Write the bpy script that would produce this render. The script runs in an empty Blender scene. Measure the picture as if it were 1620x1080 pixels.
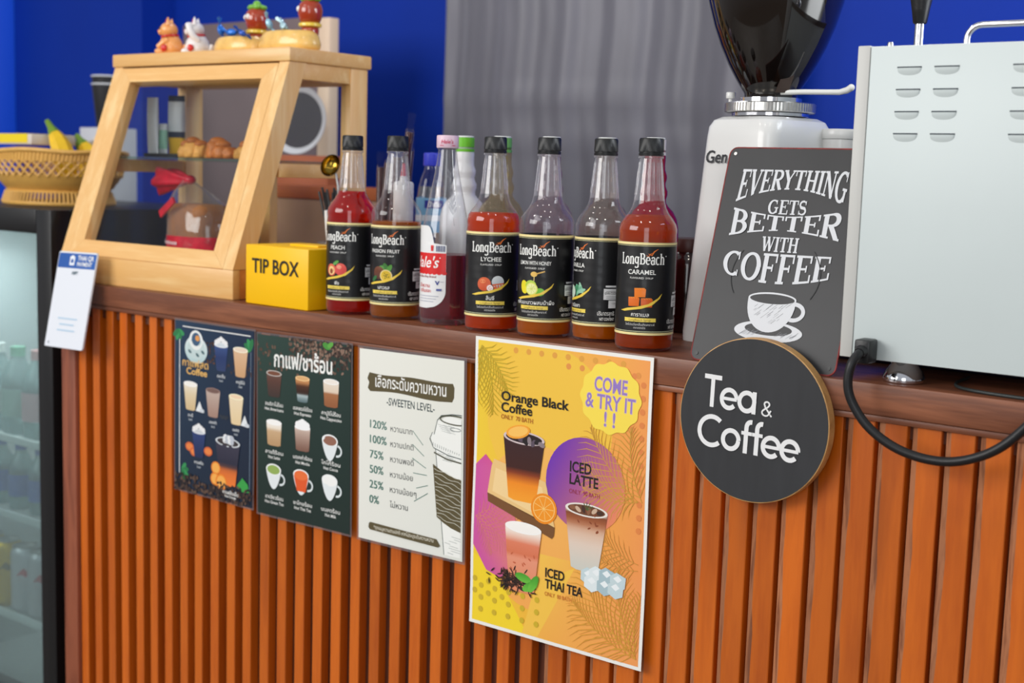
import bpy, bmesh, math, random
from mathutils import Vector, Matrix
R = math.radians
rnd = random.Random(7)
scene = bpy.context.scene
COL = scene.collection
CT = 1.05                       # counter top height above the floor


def lin(c):
    f = lambda v: v / 12.92 if v <= .04045 else ((v + .055) / 1.055) ** 2.4
    return tuple(f(v / 255) for v in c[:3])


def rgba(c): return (*lin(c), 1)


# ------------------------------------------------------------------ camera
cam = bpy.data.cameras.new('camera')
camo = bpy.data.objects.new('camera', cam); COL.objects.link(camo)
YAW, PITCH, ROLL = .6623, .1260, .0302
d = Vector((-math.sin(YAW) * math.cos(PITCH), math.cos(YAW) * math.cos(PITCH), -math.sin(PITCH)))
r = Vector((math.cos(YAW), math.sin(YAW), 0)); u = r.cross(d)
r2 = math.cos(ROLL) * r + math.sin(ROLL) * u; u2 = -math.sin(ROLL) * r + math.cos(ROLL) * u
CAM = Vector((1.1934, -1.4523, CT + .2278))
M = Matrix((r2, u2, -d)).transposed().to_4x4(); M.translation = CAM
camo.matrix_world = M
cam.sensor_width = 36; cam.sensor_fit = 'HORIZONTAL'; cam.lens = 36 * 2100.2 / 1620
cam.clip_start = .05; cam.clip_end = 60
cam.dof.use_dof = True; cam.dof.focus_distance = 1.70; cam.dof.aperture_fstop = 4.6
scene.camera = camo

# ------------------------------------------------------------------ light
scene.view_settings.view_transform = 'Standard'; scene.view_settings.look = 'None'
scene.view_settings.gamma = 1; scene.view_settings.use_curve_mapping = False
scene.view_settings.exposure = 0.55
scene.cycles.max_bounces = 14; scene.cycles.transparent_max_bounces = 32
scene.cycles.transmission_bounces = 14; scene.cycles.glossy_bounces = 6
scene.cycles.use_denoising = True
scene.cycles.sample_clamp_indirect = 6

W = bpy.data.worlds.new('world'); scene.world = W; W.use_nodes = True
nt = W.node_tree; nt.nodes.clear()
wo = nt.nodes.new('ShaderNodeOutputWorld'); bg = nt.nodes.new('ShaderNodeBackground')
tc = nt.nodes.new('ShaderNodeTexCoord'); sp = nt.nodes.new('ShaderNodeSeparateXYZ')
ra = nt.nodes.new('ShaderNodeValToRGB'); mr = nt.nodes.new('ShaderNodeMapRange')
mr.inputs[1].default_value = -1; mr.inputs[2].default_value = 1
nt.links.new(tc.outputs['Generated'], sp.inputs[0]); nt.links.new(sp.outputs[2], mr.inputs[0])
nt.links.new(mr.outputs[0], ra.inputs[0]); nt.links.new(ra.outputs[0], bg.inputs[0])
e = ra.color_ramp.elements
e[0].position = .3; e[0].color = (.28, .22, .18, 1); e[1].position = .62; e[1].color = (.80, .84, .9, 1)
bg.inputs[1].default_value = .36
nt.links.new(bg.outputs[0], wo.inputs[0])


def area(name, loc, target, sx, sy, power, col):
    l = bpy.data.lights.new(name, 'AREA'); l.shape = 'RECTANGLE'; l.size = sx; l.size_y = sy
    l.energy = power; l.color = col
    o = bpy.data.objects.new(name, l); COL.objects.link(o); o.location = loc
    o.rotation_euler = (Vector(target) - Vector(loc)).to_track_quat('-Z', 'Y').to_euler()
    return o


def lamp(name, loc, power, rad, col):
    l = bpy.data.lights.new(name, 'POINT'); l.energy = power; l.shadow_soft_size = rad; l.color = col
    o = bpy.data.objects.new(name, l); COL.objects.link(o); o.location = loc
    return o


area('window_daylight', (-1.7, -3.4, 2.4), (-.1, 0, 1.1), 2.6, 1.6, 70, (1, .98, .95))
area('doorway_daylight', (1.9, -3.2, 1.8), (.3, .2, 1.1), 1.2, 2.0, 16, (.93, .97, 1))
area('added_wall_light', (1.85, .55, 1.95), (-.4, 1.15, 1.5), .9, 1.1, 22, (.9, .95, 1))  # added light behind the counter front, brightens only the wall and curtain
lamp('ceiling_lamp', (-.7, .55, 2.62), 9, .08, (.92, .93, 1))  # added lamp, grazes the curtain so it fades from top to bottom
for q in ((-.9, -1.0), (.1, -1.1), (.9, -.7)):
    lamp('ceiling_lamp', (q[0], q[1], 2.6), 5, .05, (1, .9, .78))

# ------------------------------------------------------------------ helpers


class MB:
    """collects shapes for ONE mesh"""

    def __init__(s): s.v = []; s.f = []; s.m = []; s.c = []

    def add(s, vs, fs, m=0, mat=None, col=(1, 1, 1)):
        n = len(s.v)
        for p in vs:
            p = Vector(p)
            s.v.append(mat @ p if mat is not None else p); s.c.append(col)
        for f in fs: s.f.append([n + i for i in f]); s.m.append(m)
        return s

    def box(s, a, b, m=0, bev=0, mat=None, seg=2):
        bm = bmesh.new(); bmesh.ops.create_cube(bm, size=1)
        a = Vector(a); b = Vector(b); c = (a + b) / 2; q = b - a
        for v in bm.verts: v.co = Vector((v.co.x * q.x + c.x, v.co.y * q.y + c.y, v.co.z * q.z + c.z))
        if bev: bmesh.ops.bevel(bm, geom=bm.edges[:], offset=bev, segments=seg, profile=.5, affect='EDGES')
        s.bm(bm, m, mat); return s

    def bm(s, bm, m=0, mat=None):
        bm.verts.index_update(); bm.verts.ensure_lookup_table()
        s.add([v.co.copy() for v in bm.verts], [[v.index for v in f.verts] for f in bm.faces], m, mat); bm.free()

    def lathe(s, prof, seg=40, m=0, mat=None, sx=1, sy=1, cap0=True, cap1=True):
        vs = []; fs = []
        for (rr, z) in prof:
            for k in range(seg):
                a = 2 * math.pi * k / seg
                vs.append((rr * sx * math.sin(a), -rr * sy * math.cos(a), z))
        for i in range(len(prof) - 1):
            for k in range(seg):
                k2 = (k + 1) % seg
                fs.append((i * seg + k, i * seg + k2, (i + 1) * seg + k2, (i + 1) * seg + k))
        if cap0 and prof[0][0] > 1e-6: fs.append(list(range(seg))[::-1])
        if cap1 and prof[-1][0] > 1e-6: fs.append([(len(prof) - 1) * seg + k for k in range(seg)])
        return s.add(vs, fs, m, mat)

    def tube(s, pts, rad, seg=10, m=0, mat=None, closed=False, cap=True):
        pts = [Vector(p) for p in pts]; n = len(pts); vs = []; fs = []
        up = None
        for i, p in enumerate(pts):
            a = pts[(i - 1) % n] if (closed or i) else p
            b = pts[(i + 1) % n] if (closed or i < n - 1) else p
            t = (b - a).normalized()
            if up is None:
                up = t.orthogonal().normalized()
            else:
                up = (up - t * up.dot(t)); up = up.normalized() if up.length > 1e-6 else t.orthogonal().normalized()
            w = t.cross(up)
            rr = rad[i] if isinstance(rad, (list, tuple)) else rad
            for k in range(seg):
                an = 2 * math.pi * k / seg
                vs.append(p + up * (rr * math.cos(an)) + w * (rr * math.sin(an)))
        for i in range(n if closed else n - 1):
            j = (i + 1) % n
            for k in range(seg):
                k2 = (k + 1) % seg
                fs.append((i * seg + k, i * seg + k2, j * seg + k2, j * seg + k))
        if not closed and cap:
            fs.append(list(range(seg))[::-1]); fs.append([(n - 1) * seg + k for k in range(seg)])
        return s.add(vs, fs, m, mat)

    def ball(s, c, rx, ry=None, rz=None, m=0, seg=20, rings=12, mat=None):
        ry = rx if ry is None else ry; rz = rx if rz is None else rz
        prof = [(math.sin(math.pi * i / rings), -math.cos(math.pi * i / rings)) for i in range(rings + 1)]
        prof[0] = (1e-5, -1); prof[-1] = (1e-5, 1)
        T = Matrix.Translation(c) @ Matrix.Diagonal((rx, ry, rz, 1))
        return s.lathe(prof, seg, m, (mat @ T) if mat is not None else T)

    def scalex(s, k):
        for v in s.v: v.x *= k
        return s

    def prism(s, poly, a, b, axis='y', m=0, mat=None):
        """poly of (p, q) pushed from a to b along axis"""
        f = {'y': lambda p, q, t: (p, t, q), 'x': lambda p, q, t: (t, p, q), 'z': lambda p, q, t: (p, q, t)}[axis]
        n = len(poly)
        vs = [f(p, q, a) for p, q in poly] + [f(p, q, b) for p, q in poly]
        fs = [list(range(n)), list(range(n, 2 * n))[::-1]] + [(i, i + n, (i + 1) % n + n, (i + 1) % n) for i in range(n)]
        return s.add(vs, fs, m, mat)

    def build(s, name, mats, parent=None, loc=(0, 0, 0), rz=0, smooth=40, color=False, fix=True):
        me = bpy.data.meshes.new(name)
        me.from_pydata([tuple(v) for v in s.v], [], s.f)
        if not isinstance(mats, (list, tuple)): mats = [mats]
        for q in mats: me.materials.append(q)
        for p, mi in zip(me.polygons, s.m): p.material_index = mi
        if color:
            ca = me.color_attributes.new('Col', 'FLOAT_COLOR', 'POINT')
            for i, c in enumerate(s.c): ca.data[i].color = (*c, 1)
        me.update()
        if fix:
            bm = bmesh.new(); bm.from_mesh(me); bmesh.ops.recalc_face_normals(bm, faces=bm.faces); bm.to_mesh(me); bm.free()
        if smooth:
            me.polygons.foreach_set('use_smooth', [True] * len(me.polygons)); me.set_sharp_from_angle(angle=R(smooth))
        o = bpy.data.objects.new(name, me); COL.objects.link(o); o.location = loc; o.rotation_euler = (0, 0, rz)
        if parent is not None: o.parent = parent
        return o


def tag(o, label, cat, group=None, kind=None):
    o['label'] = label; o['category'] = cat
    if group: o['group'] = group
    if kind: o['kind'] = kind
    return o


def thing(name, label, cat, loc=(0, 0, 0), rz=0, group=None):
    o = bpy.data.objects.new(name, None); COL.objects.link(o); o.empty_display_size = .02
    o.location = loc; o.rotation_euler = (0, 0, rz)
    return tag(o, label, cat, group)


def struct(o): o['kind'] = 'structure'; return o


def dup(o, loc, rz=None, label=None, parent=None):
    c = o.copy(); COL.objects.link(c)
    if parent is None:
        c.location = loc
        if rz is not None: c.rotation_euler = (0, 0, rz)
        if label: c['label'] = label
    else:
        c.parent = parent
    for ch in [k for k in bpy.data.objects if k.parent == o]: dup(ch, None, parent=c)
    return c


# ------------------------------------------------------------------ materials


def mat(name, col, rough=.5, metal=0, spec=.5, trans=0, ior=1.45, coat=0, noise=0, nscale=30, bump=0, bscale=80, sss=0, emit=None, sheen=0, stretch=None):
    m = bpy.data.materials.new(name); m.use_nodes = True; t = m.node_tree; b = t.nodes['Principled BSDF']
    b.inputs['Base Color'].default_value = rgba(col); b.inputs['Roughness'].default_value = rough
    b.inputs['Metallic'].default_value = metal; b.inputs['Specular IOR Level'].default_value = spec
    b.inputs['Transmission Weight'].default_value = trans; b.inputs['IOR'].default_value = ior
    b.inputs['Coat Weight'].default_value = coat; b.inputs['Coat Roughness'].default_value = .08
    b.inputs['Sheen Weight'].default_value = sheen
    if emit: b.inputs['Emission Color'].default_value = rgba(col); b.inputs['Emission Strength'].default_value = emit
    if sss: b.inputs['Subsurface Weight'].default_value = sss; b.inputs['Subsurface Radius'].default_value = (.01, .005, .003)
    if noise or bump:
        co = t.nodes.new('ShaderNodeTexCoord'); mp = t.nodes.new('ShaderNodeMapping')
        t.links.new(co.outputs['Object'], mp.inputs[0])
        if stretch: mp.inputs['Scale'].default_value = stretch
    if noise:
        n = t.nodes.new('ShaderNodeTexNoise'); n.inputs['Scale'].default_value = nscale; n.inputs['Detail'].default_value = 5
        rp = t.nodes.new('ShaderNodeMapRange'); rp.inputs[1].default_value = .3; rp.inputs[2].default_value = .7
        rp.inputs[3].default_value = 1 - noise; rp.inputs[4].default_value = 1 + noise
        mx = t.nodes.new('ShaderNodeMix'); mx.data_type = 'RGBA'; mx.blend_type = 'MULTIPLY'; mx.inputs[0].default_value = 1
        mx.inputs[6].default_value = rgba(col)
        t.links.new(mp.outputs[0], n.inputs[0]); t.links.new(n.outputs[0], rp.inputs[0]); t.links.new(rp.outputs[0], mx.inputs[7])
        t.links.new(mx.outputs[2], b.inputs['Base Color'])
    if bump:
        n2 = t.nodes.new('ShaderNodeTexNoise'); n2.inputs['Scale'].default_value = bscale
        bp = t.nodes.new('ShaderNodeBump'); bp.inputs['Strength'].default_value = bump; bp.inputs['Distance'].default_value = .002
        t.links.new(mp.outputs[0], n2.inputs[0]); t.links.new(n2.outputs[0], bp.inputs['Height']); t.links.new(bp.outputs[0], b.inputs['Normal'])
    return m


def wood(name, c1, c2, c3, scale, rough=.45, island=0.0, knots=.0, coat=0, bands=2.5, spec=.5):
    """c1/c2 the grain, c3 the knots; scale = (x, y, z) squeeze of the grain; island = variation board to board"""
    m = bpy.data.materials.new(name); m.use_nodes = True; t = m.node_tree; N = t.nodes; L = t.links; b = N['Principled BSDF']
    b.inputs['Roughness'].default_value = rough; b.inputs['Coat Weight'].default_value = coat; b.inputs['Coat Roughness'].default_value = .2
    b.inputs['Specular IOR Level'].default_value = spec
    co = N.new('ShaderNodeTexCoord'); mp = N.new('ShaderNodeMapping'); mp.inputs['Scale'].default_value = scale
    gi = N.new('ShaderNodeNewGeometry'); ad = N.new('ShaderNodeVectorMath'); ad.operation = 'ADD'
    ml = N.new('ShaderNodeMath'); ml.operation = 'MULTIPLY'; ml.inputs[1].default_value = 37
    L.new(gi.outputs['Random Per Island'], ml.inputs[0])
    L.new(co.outputs['Object'], mp.inputs[0]); L.new(mp.outputs[0], ad.inputs[0]); L.new(ml.outputs[0], ad.inputs[1])
    n1 = N.new('ShaderNodeTexNoise'); n1.inputs['Scale'].default_value = 1; n1.inputs['Detail'].default_value = 3; n1.inputs['Distortion'].default_value = .6
    L.new(ad.outputs[0], n1.inputs[0])
    mm = N.new('ShaderNodeMath'); mm.operation = 'MULTIPLY'; mm.inputs[1].default_value = bands * 6.28
    L.new(n1.outputs[0], mm.inputs[0])
    sn = N.new('ShaderNodeMath'); sn.operation = 'SINE'; L.new(mm.outputs[0], sn.inputs[0])
    mr = N.new('ShaderNodeMapRange'); mr.inputs[1].default_value = -1; mr.inputs[2].default_value = 1; L.new(sn.outputs[0], mr.inputs[0])
    fi = N.new('ShaderNodeTexNoise'); fi.inputs['Scale'].default_value = 9; fi.inputs['Detail'].default_value = 6; L.new(ad.outputs[0], fi.inputs[0])
    av = N.new('ShaderNodeMix'); av.data_type = 'FLOAT'; av.inputs[0].default_value = .5
    L.new(mr.outputs[0], av.inputs[2]); L.new(fi.outputs[0], av.inputs[3])
    rp = N.new('ShaderNodeValToRGB'); rp.color_ramp.elements[0].position = .25; rp.color_ramp.elements[1].position = .75
    rp.color_ramp.elements[0].color = rgba(c1); rp.color_ramp.elements[1].color = rgba(c2); L.new(av.outputs[0], rp.inputs[0])
    out = rp.outputs[0]
    if knots:
        kn = N.new('ShaderNodeTexNoise'); kn.inputs['Scale'].default_value = .55; kn.inputs['Detail'].default_value = 2; L.new(ad.outputs[0], kn.inputs[0])
        kr = N.new('ShaderNodeMapRange'); kr.inputs[1].default_value = .64; kr.inputs[2].default_value = .78; kr.inputs[4].default_value = knots; L.new(kn.outputs[0], kr.inputs[0])
        km = N.new('ShaderNodeMix'); km.data_type = 'RGBA'; L.new(kr.outputs[0], km.inputs[0]); L.new(out, km.inputs[6]); km.inputs[7].default_value = rgba(c3)
        out = km.outputs[2]
    if island:
        hs = N.new('ShaderNodeHueSaturation'); iv = N.new('ShaderNodeMapRange'); iv.inputs[3].default_value = 1 - island; iv.inputs[4].default_value = 1 + island
        L.new(gi.outputs['Random Per Island'], iv.inputs[0]); L.new(iv.outputs[0], hs.inputs['Value']); L.new(out, hs.inputs['Color']); out = hs.outputs[0]
    L.new(out, b.inputs['Base Color'])
    bp = N.new('ShaderNodeBump'); bp.inputs['Strength'].default_value = .12; bp.inputs['Distance'].default_value = .001
    L.new(fi.outputs[0], bp.inputs['Height']); L.new(bp.outputs[0], b.inputs['Normal'])
    return m


def clear(name, tint=(255, 255, 255), gloss=.10, rough=.02, milk=0., milkcol=(235, 235, 240), edge=0.):
    """thin clear plastic or glass wall: what is behind shows straight through, plus a mirror sheen"""
    m = bpy.data.materials.new(name); m.use_nodes = True; t = m.node_tree; N = t.nodes; L = t.links; N.clear()
    o = N.new('ShaderNodeOutputMaterial'); tr = N.new('ShaderNodeBsdfTransparent'); tr.inputs[0].default_value = rgba(tint)
    gl = N.new('ShaderNodeBsdfGlossy'); gl.inputs['Roughness'].default_value = rough
    fr = N.new('ShaderNodeLayerWeight'); pw = N.new('ShaderNodeMath'); pw.operation = 'POWER'; pw.inputs[1].default_value = 5
    L.new(fr.outputs['Facing'], pw.inputs[0])
    ml = N.new('ShaderNodeMath'); ml.operation = 'MULTIPLY_ADD'; ml.inputs[1].default_value = .9; ml.inputs[2].default_value = gloss; ml.use_clamp = True
    L.new(pw.outputs[0], ml.inputs[0])
    mx = N.new('ShaderNodeMixShader'); L.new(ml.outputs[0], mx.inputs[0]); L.new(gl.outputs[0], mx.inputs[2])
    if milk or edge:
        df = N.new('ShaderNodeBsdfDiffuse'); df.inputs[0].default_value = rgba(milkcol); tl = N.new('ShaderNodeBsdfTranslucent'); tl.inputs[0].default_value = rgba(milkcol)
        h = N.new('ShaderNodeMixShader'); L.new(df.outputs[0], h.inputs[1]); L.new(tl.outputs[0], h.inputs[2])
        g = N.new('ShaderNodeMixShader')
        p2 = N.new('ShaderNodeMath'); p2.operation = 'POWER'; p2.inputs[1].default_value = 3; L.new(fr.outputs['Facing'], p2.inputs[0])
        pm = N.new('ShaderNodeMath'); pm.operation = 'MULTIPLY_ADD'; pm.inputs[1].default_value = edge; pm.inputs[2].default_value = milk; pm.use_clamp = True  # edge: white painted in at grazing angles, for light caught in the wall
        L.new(p2.outputs[0], pm.inputs[0]); L.new(pm.outputs[0], g.inputs[0]); L.new(tr.outputs[0], g.inputs[1]); L.new(h.outputs[0], g.inputs[2])
        L.new(g.outputs[0], mx.inputs[1])
    else:
        L.new(tr.outputs[0], mx.inputs[1])
    L.new(mx.outputs[0], o.inputs[0])
    return m


def liquid(name, col, body, clarity=.55):
    """syrup: coloured refraction mixed with light that scatters in it"""
    m = bpy.data.materials.new(name); m.use_nodes = True; t = m.node_tree; N = t.nodes; L = t.links; N.clear()
    o = N.new('ShaderNodeOutputMaterial'); g = N.new('ShaderNodeBsdfPrincipled')
    g.inputs['Base Color'].default_value = rgba(col); g.inputs['Transmission Weight'].default_value = 1; g.inputs['IOR'].default_value = 1.36; g.inputs['Roughness'].default_value = .0
    df = N.new('ShaderNodeBsdfDiffuse'); df.inputs[0].default_value = rgba(body); tl = N.new('ShaderNodeBsdfTranslucent'); tl.inputs[0].default_value = rgba(body)
    h = N.new('ShaderNodeMixShader'); L.new(df.outputs[0], h.inputs[1]); L.new(tl.outputs[0], h.inputs[2])
    x = N.new('ShaderNodeMixShader'); x.inputs[0].default_value = clarity; L.new(h.outputs[0], x.inputs[1]); L.new(g.outputs[0], x.inputs[2])
    L.new(x.outputs[0], o.inputs[0])
    return m


def print_mat(name, rough=.35, coat=0., spec=.4):
    m = bpy.data.materials.new(name); m.use_nodes = True; t = m.node_tree; b = t.nodes['Principled BSDF']
    a = t.nodes.new('ShaderNodeVertexColor'); a.layer_name = 'Col'
    t.links.new(a.outputs[0], b.inputs['Base Color']); b.inputs['Roughness'].default_value = rough
    b.inputs['Coat Weight'].default_value = coat; b.inputs['Coat Roughness'].default_value = .1; b.inputs['Specular IOR Level'].default_value = spec
    return m


M_PRINT = print_mat('printed paper', .5)
M_LAM = print_mat('laminated print', .3, .7)
M_LABEL = print_mat('bottle label print', .38, .15)
M_FASCIA = wood('stained brown wood', (114, 66, 44), (158, 98, 68), (70, 42, 32), (2.5, 30, 34), .4, 0, .75, bands=1.4)
M_SLAT = wood('orange stained teak', (178, 78, 6), (206, 102, 18), (96, 42, 12), (22, 22, 2.2), .36, .12, .6, coat=.15, bands=.8)
M_BACKING = wood('rough brown board', (126, 72, 42), (170, 108, 70), (84, 44, 26), (90, 90, 9), .75, .15, .4)
M_TRIM = wood('red brown trim', (122, 62, 40), (150, 82, 55), (90, 45, 30), (30, 30, 3), .5, 0, .4)
M_PINE = wood('pale pine', (232, 180, 110), (244, 204, 140), (190, 120, 62), (2.5, 26, 26), .42, .05, .4, coat=.2, bands=1.6)
M_PINEV = wood('pale pine upright', (234, 184, 116), (246, 210, 150), (190, 120, 62), (26, 26, 2.2), .42, .05, .45, coat=.2, bands=1.6)
M_PINEO = wood('honey pine floor', (200, 126, 62), (220, 150, 82), (160, 90, 40), (2.5, 24, 24), .4, 0, .3, coat=.2, bands=1.6)
M_BLACK = mat('black plastic', (24, 24, 26), .38, bump=.1, bscale=300)
M_CAP = mat('black ribbed cap', (26, 27, 28), .36)
M_MATTBLACK = mat('matt black', (16, 16, 17), .6)
M_CHROME = mat('chrome', (226, 226, 230), .08, 1)
M_STEEL = mat('brushed steel', (190, 188, 184), .28, 1, noise=.08, nscale=200)
M_WHITE = mat('white powder coat', (206, 216, 216), .42, noise=.015, nscale=8)
M_FLANGE = mat('grey white painted flange', (200, 200, 196), .45)
M_YELLOW = mat('yellow plastic', (255, 196, 0), .42, noise=.02, nscale=10)
M_CLEAR = clear('clear bottle plastic', (250, 250, 252), .05, .015, .0, (240, 240, 245), .28)
M_NECK = clear('clear neck plastic with white highlights', (252, 252, 253), .09, .012, .10, (242, 242, 246), .6)  # white mixed into the plastic stands for bright highlights in the neck
M_BAG = clear('clear bread bag', (250, 250, 250), .07, .05, .04, (240, 240, 242), .5)
M_GLASS = clear('window glass', (250, 252, 252), .012, .01)
M_FILM = clear('clear film', (244, 246, 250), .05, .12, .12)
M_WRAP = clear('crinkled clear wrapper', (244, 245, 248), .02, .05, .0, (235, 235, 240), .10)
M_WALL = mat('royal blue paint', (2, 46, 152), .6, spec=.2, noise=.05, nscale=3, bump=.1, bscale=60)
M_GRWHITE = mat('cream white enamel', (222, 222, 220), .3, coat=.3)
M_FLOOR = mat('grey floor', (120, 112, 104), .5, noise=.1, nscale=4)

# ------------------------------------------------------------------ flat print: lettering and pictures that lie on a sheet or wrap a label
_tc = {}


def text_geo(s, bold=0.0):
    k = (s, bold)
    if k not in _tc:
        c = bpy.data.curves.new('t', 'FONT'); c.body = s; c.offset = bold; c.resolution_u = 3
        o = bpy.data.objects.new('t', c); COL.objects.link(o)
        dg = bpy.context.evaluated_depsgraph_get(); dg.update()
        me = bpy.data.meshes.new_from_object(o.evaluated_get(dg))
        vs = [(v.co.x, v.co.y) for v in me.vertices]; fs = [list(p.vertices) for p in me.polygons]
        bpy.data.objects.remove(o); bpy.data.curves.remove(c); bpy.data.meshes.remove(me)
        xs = [v[0] for v in vs] or [0]
        _tc[k] = (vs, fs, min(xs), max(xs))
    return _tc[k]


def arc(cx, cy, rx, ry, a0, a1, n=16):
    return [(cx + rx * math.cos(R(a0 + (a1 - a0) * i / n)), cy + ry * math.sin(R(a0 + (a1 - a0) * i / n))) for i in range(n + 1)]


def ribbon(pts, w, step=.16):
    """quads along a polyline; w one width or one per point"""
    P = [pts[0]]; Wd = [w[0] if isinstance(w, list) else w]
    for i in range(1, len(pts)):
        a, b = pts[i - 1], pts[i]; L = math.dist(a, b); k = max(1, int(L / step))
        for j in range(1, k + 1):
            t = j / k; P.append((a[0] + (b[0] - a[0]) * t, a[1] + (b[1] - a[1]) * t))
            Wd.append(w[i - 1] + (w[i] - w[i - 1]) * t if isinstance(w, list) else w)
    n = len(P); lft = []; rgt = []
    for i in range(n):
        a = P[max(0, i - 1)]; b = P[min(n - 1, i + 1)]
        dx, dy = b[0] - a[0], b[1] - a[1]; L = math.hypot(dx, dy) or 1
        nx, ny = -dy / L * Wd[i] / 2, dx / L * Wd[i] / 2
        lft.append((P[i][0] + nx, P[i][1] + ny)); rgt.append((P[i][0] - nx, P[i][1] - ny))
    return [(lft[i], rgt[i], rgt[i + 1], lft[i + 1]) for i in range(n - 1)]


T_, t_, s_ = .20, .09, .08


def bowl(cx, cy, rx, ry, a0, a1, n=18, T=T_, t=t_):
    p = arc(cx, cy, rx, ry, a0, a1, n)
    w = [t + (T - t) * abs(math.cos(R(a0 + (a1 - a0) * i / n))) ** 1.3 for i in range(n + 1)]
    return ribbon(p, w, 9)


def sv(x, y0=0, y1=1, w=T_): return ribbon([(x, y0), (x, y1)], w)
def sh(y, x0, x1, w=s_): return ribbon([(x0, y), (x1, y)], w)
def ser(x, y, L=.36): return ribbon([(x - L / 2, y), (x + L / 2, y)], s_)
def ln(a, b, w): return ribbon([a, b], w)


SERIF = {
    'E': (.80, sv(.2) + sh(.96, .04, .72) + sh(.04, .04, .74) + sh(.52, .2, .52) + sv(.70, .72, 1, .07) + sv(.73, 0, .3, .07) + sv(.53, .4, .64, .06)),
    'V': (.84, ln((.13, .97), (.42, .02), T_) + ln((.72, .97), (.42, .02), t_) + ser(.14, .96, .32) + ser(.72, .96, .26)),
    'R': (.86, sv(.2) + ser(.2, .04) + sh(.96, .04, .48) + bowl(.46, .74, .26, .22, 90, -90) + sh(.52, .2, .48) + ln((.42, .52), (.72, .04), T_) + ser(.76, .04, .2)),
    'Y': (.84, ln((.12, .97), (.42, .45), T_) + ln((.73, .97), (.42, .45), t_) + sv(.42, 0, .5) + ser(.42, .04) + ser(.13, .96, .3) + ser(.72, .96, .26)),
    'T': (.82, sv(.4) + sh(.96, .03, .77) + sv(.06, .7, 1, .07) + sv(.74, .7, 1, .07) + ser(.4, .04, .4)),
    'H': (.94, sv(.2) + sv(.72) + sh(.52, .2, .72) + ser(.2, .04) + ser(.2, .96) + ser(.72, .04) + ser(.72, .96)),
    'I': (.42, sv(.2) + ser(.2, .04) + ser(.2, .96)),
    'N': (.92, sv(.17, 0, 1, t_) + sv(.74, 0, 1, t_) + ln((.17, .97), (.74, .03), T_) + ser(.13, .96, .26) + ser(.17, .04, .3) + ser(.74, .96, .3)),
    'G': (.92, bowl(.46, .5, .36, .46, 52, 322, 30) + sv(.74, .08, .42, .15) + ser(.72, .44, .32) + sv(.72, .68, .98, .06)),
    'S': (.72, ribbon(arc(.35, .73, .24, .23, 30, 250, 14) + arc(.35, .27, .26, .23, 70, -150, 14), [t_] * 3 + [.14] * 10 + [T_] * 4 + [.14] * 8 + [t_] * 5, 9) + sv(.58, .7, .98, .06) + sv(.09, .02, .3, .06)),
    'B': (.82, sv(.2) + sh(.96, .04, .44) + sh(.04, .04, .46) + sh(.52, .2, .46) + bowl(.42, .74, .22, .22, 90, -90) + bowl(.44, .28, .26, .24, 90, -90)),
    'W': (1.2, ln((.13, .97), (.36, .02), T_) + ln((.60, .97), (.36, .02), t_) + ln((.58, .97), (.82, .02), T_) + ln((1.07, .97), (.82, .02), t_) + ser(.14, .96, .3) + ser(.58, .96, .26) + ser(1.06, .96, .24)),
    'C': (.86, bowl(.46, .5, .36, .46, 52, 312, 30) + sv(.72, .68, .98, .06) + sv(.73, .04, .28, .05)),
    'O': (.92, bowl(.46, .5, .36, .46, 0, 360, 34)),
    'F': (.76, sv(.2) + sh(.96, .04, .70) + ser(.2, .04) + sh(.52, .2, .52) + sv(.68, .70, 1, .07) + sv(.53, .4, .64, .06)),
    'L': (.72, sv(.2) + ser(.2, .96) + sh(.04, .04, .66) + sv(.64, 0, .3, .08)),
    'o': (.66, bowl(.32, .34, .24, .32, 0, 360, 24)),
    'n': (.74, sv(.17, 0, .68) + ser(.15, .04, .3) + ser(.10, .64, .16) + bowl(.36, .44, .2, .24, 165, 0, 10) + sv(.56, 0, .46) + ser(.56, .04, .28)),
    'g': (.68, bowl(.3, .38, .22, .28, 0, 360, 24) + sv(.53, -.1, .68, .16) + bowl(.3, -.12, .24, .17, 0, -150, 12) + ser(.58, .63, .18)),
    'e': (.64, bowl(.32, .34, .24, .32, 0, 310, 24) + sh(.37, .12, .56)),
    'a': (.66, bowl(.3, .2, .2, .19, 0, 360, 20) + sv(.5, .03, .44, .17) + bowl(.33, .46, .2, .2, 0, 160, 10) + ser(.58, .05, .16)),
    'c': (.60, bowl(.32, .34, .24, .32, 50, 310, 22)),
    'h': (.74, sv(.17, 0, 1) + ser(.15, .04, .3) + ser(.10, .96, .16) + bowl(.36, .44, .2, .24, 165, 0, 10) + sv(.56, 0, .46) + ser(.56, .04, .28)),
}
g_ = .143
SANS = {
    'T': (.64, ribbon([(.32, 0), (.32, .94)], g_) + sh(.94, .0, .64, g_)),
    'e': (.66, ribbon(arc(.33, .34, .27, .28, 0, 318, 26), g_, 9) + sh(.34, .08, .62, .10)),
    'a': (.72, ribbon(arc(.34, .34, .27, .28, 0, 360, 26), g_, 9) + ribbon([(.61, 0), (.61, .68)], g_)),
    'C': (.88, ribbon(arc(.5, .5, .43, .44, 48, 312, 30), g_, 9)),
    'o': (.68, ribbon(arc(.34, .34, .27, .28, 0, 360, 26), g_, 9)),
    'f': (.40, ribbon([(.2, 0), (.2, .78)] + arc(.36, .80, .16, .18, 180, 80, 8), g_, .3) + sh(.62, .04, .40, .11)),
    '&': (.72, ribbon([(.66, .02), (.22, .62)] + arc(.34, .78, .16, .16, 225, -30, 14) + [(.40, .60), (.18, .42)] + arc(.30, .24, .22, .20, 120, 330, 12) + [(.62, .42)], .10, 9)),
    ' ': (.3, []),
}


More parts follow.
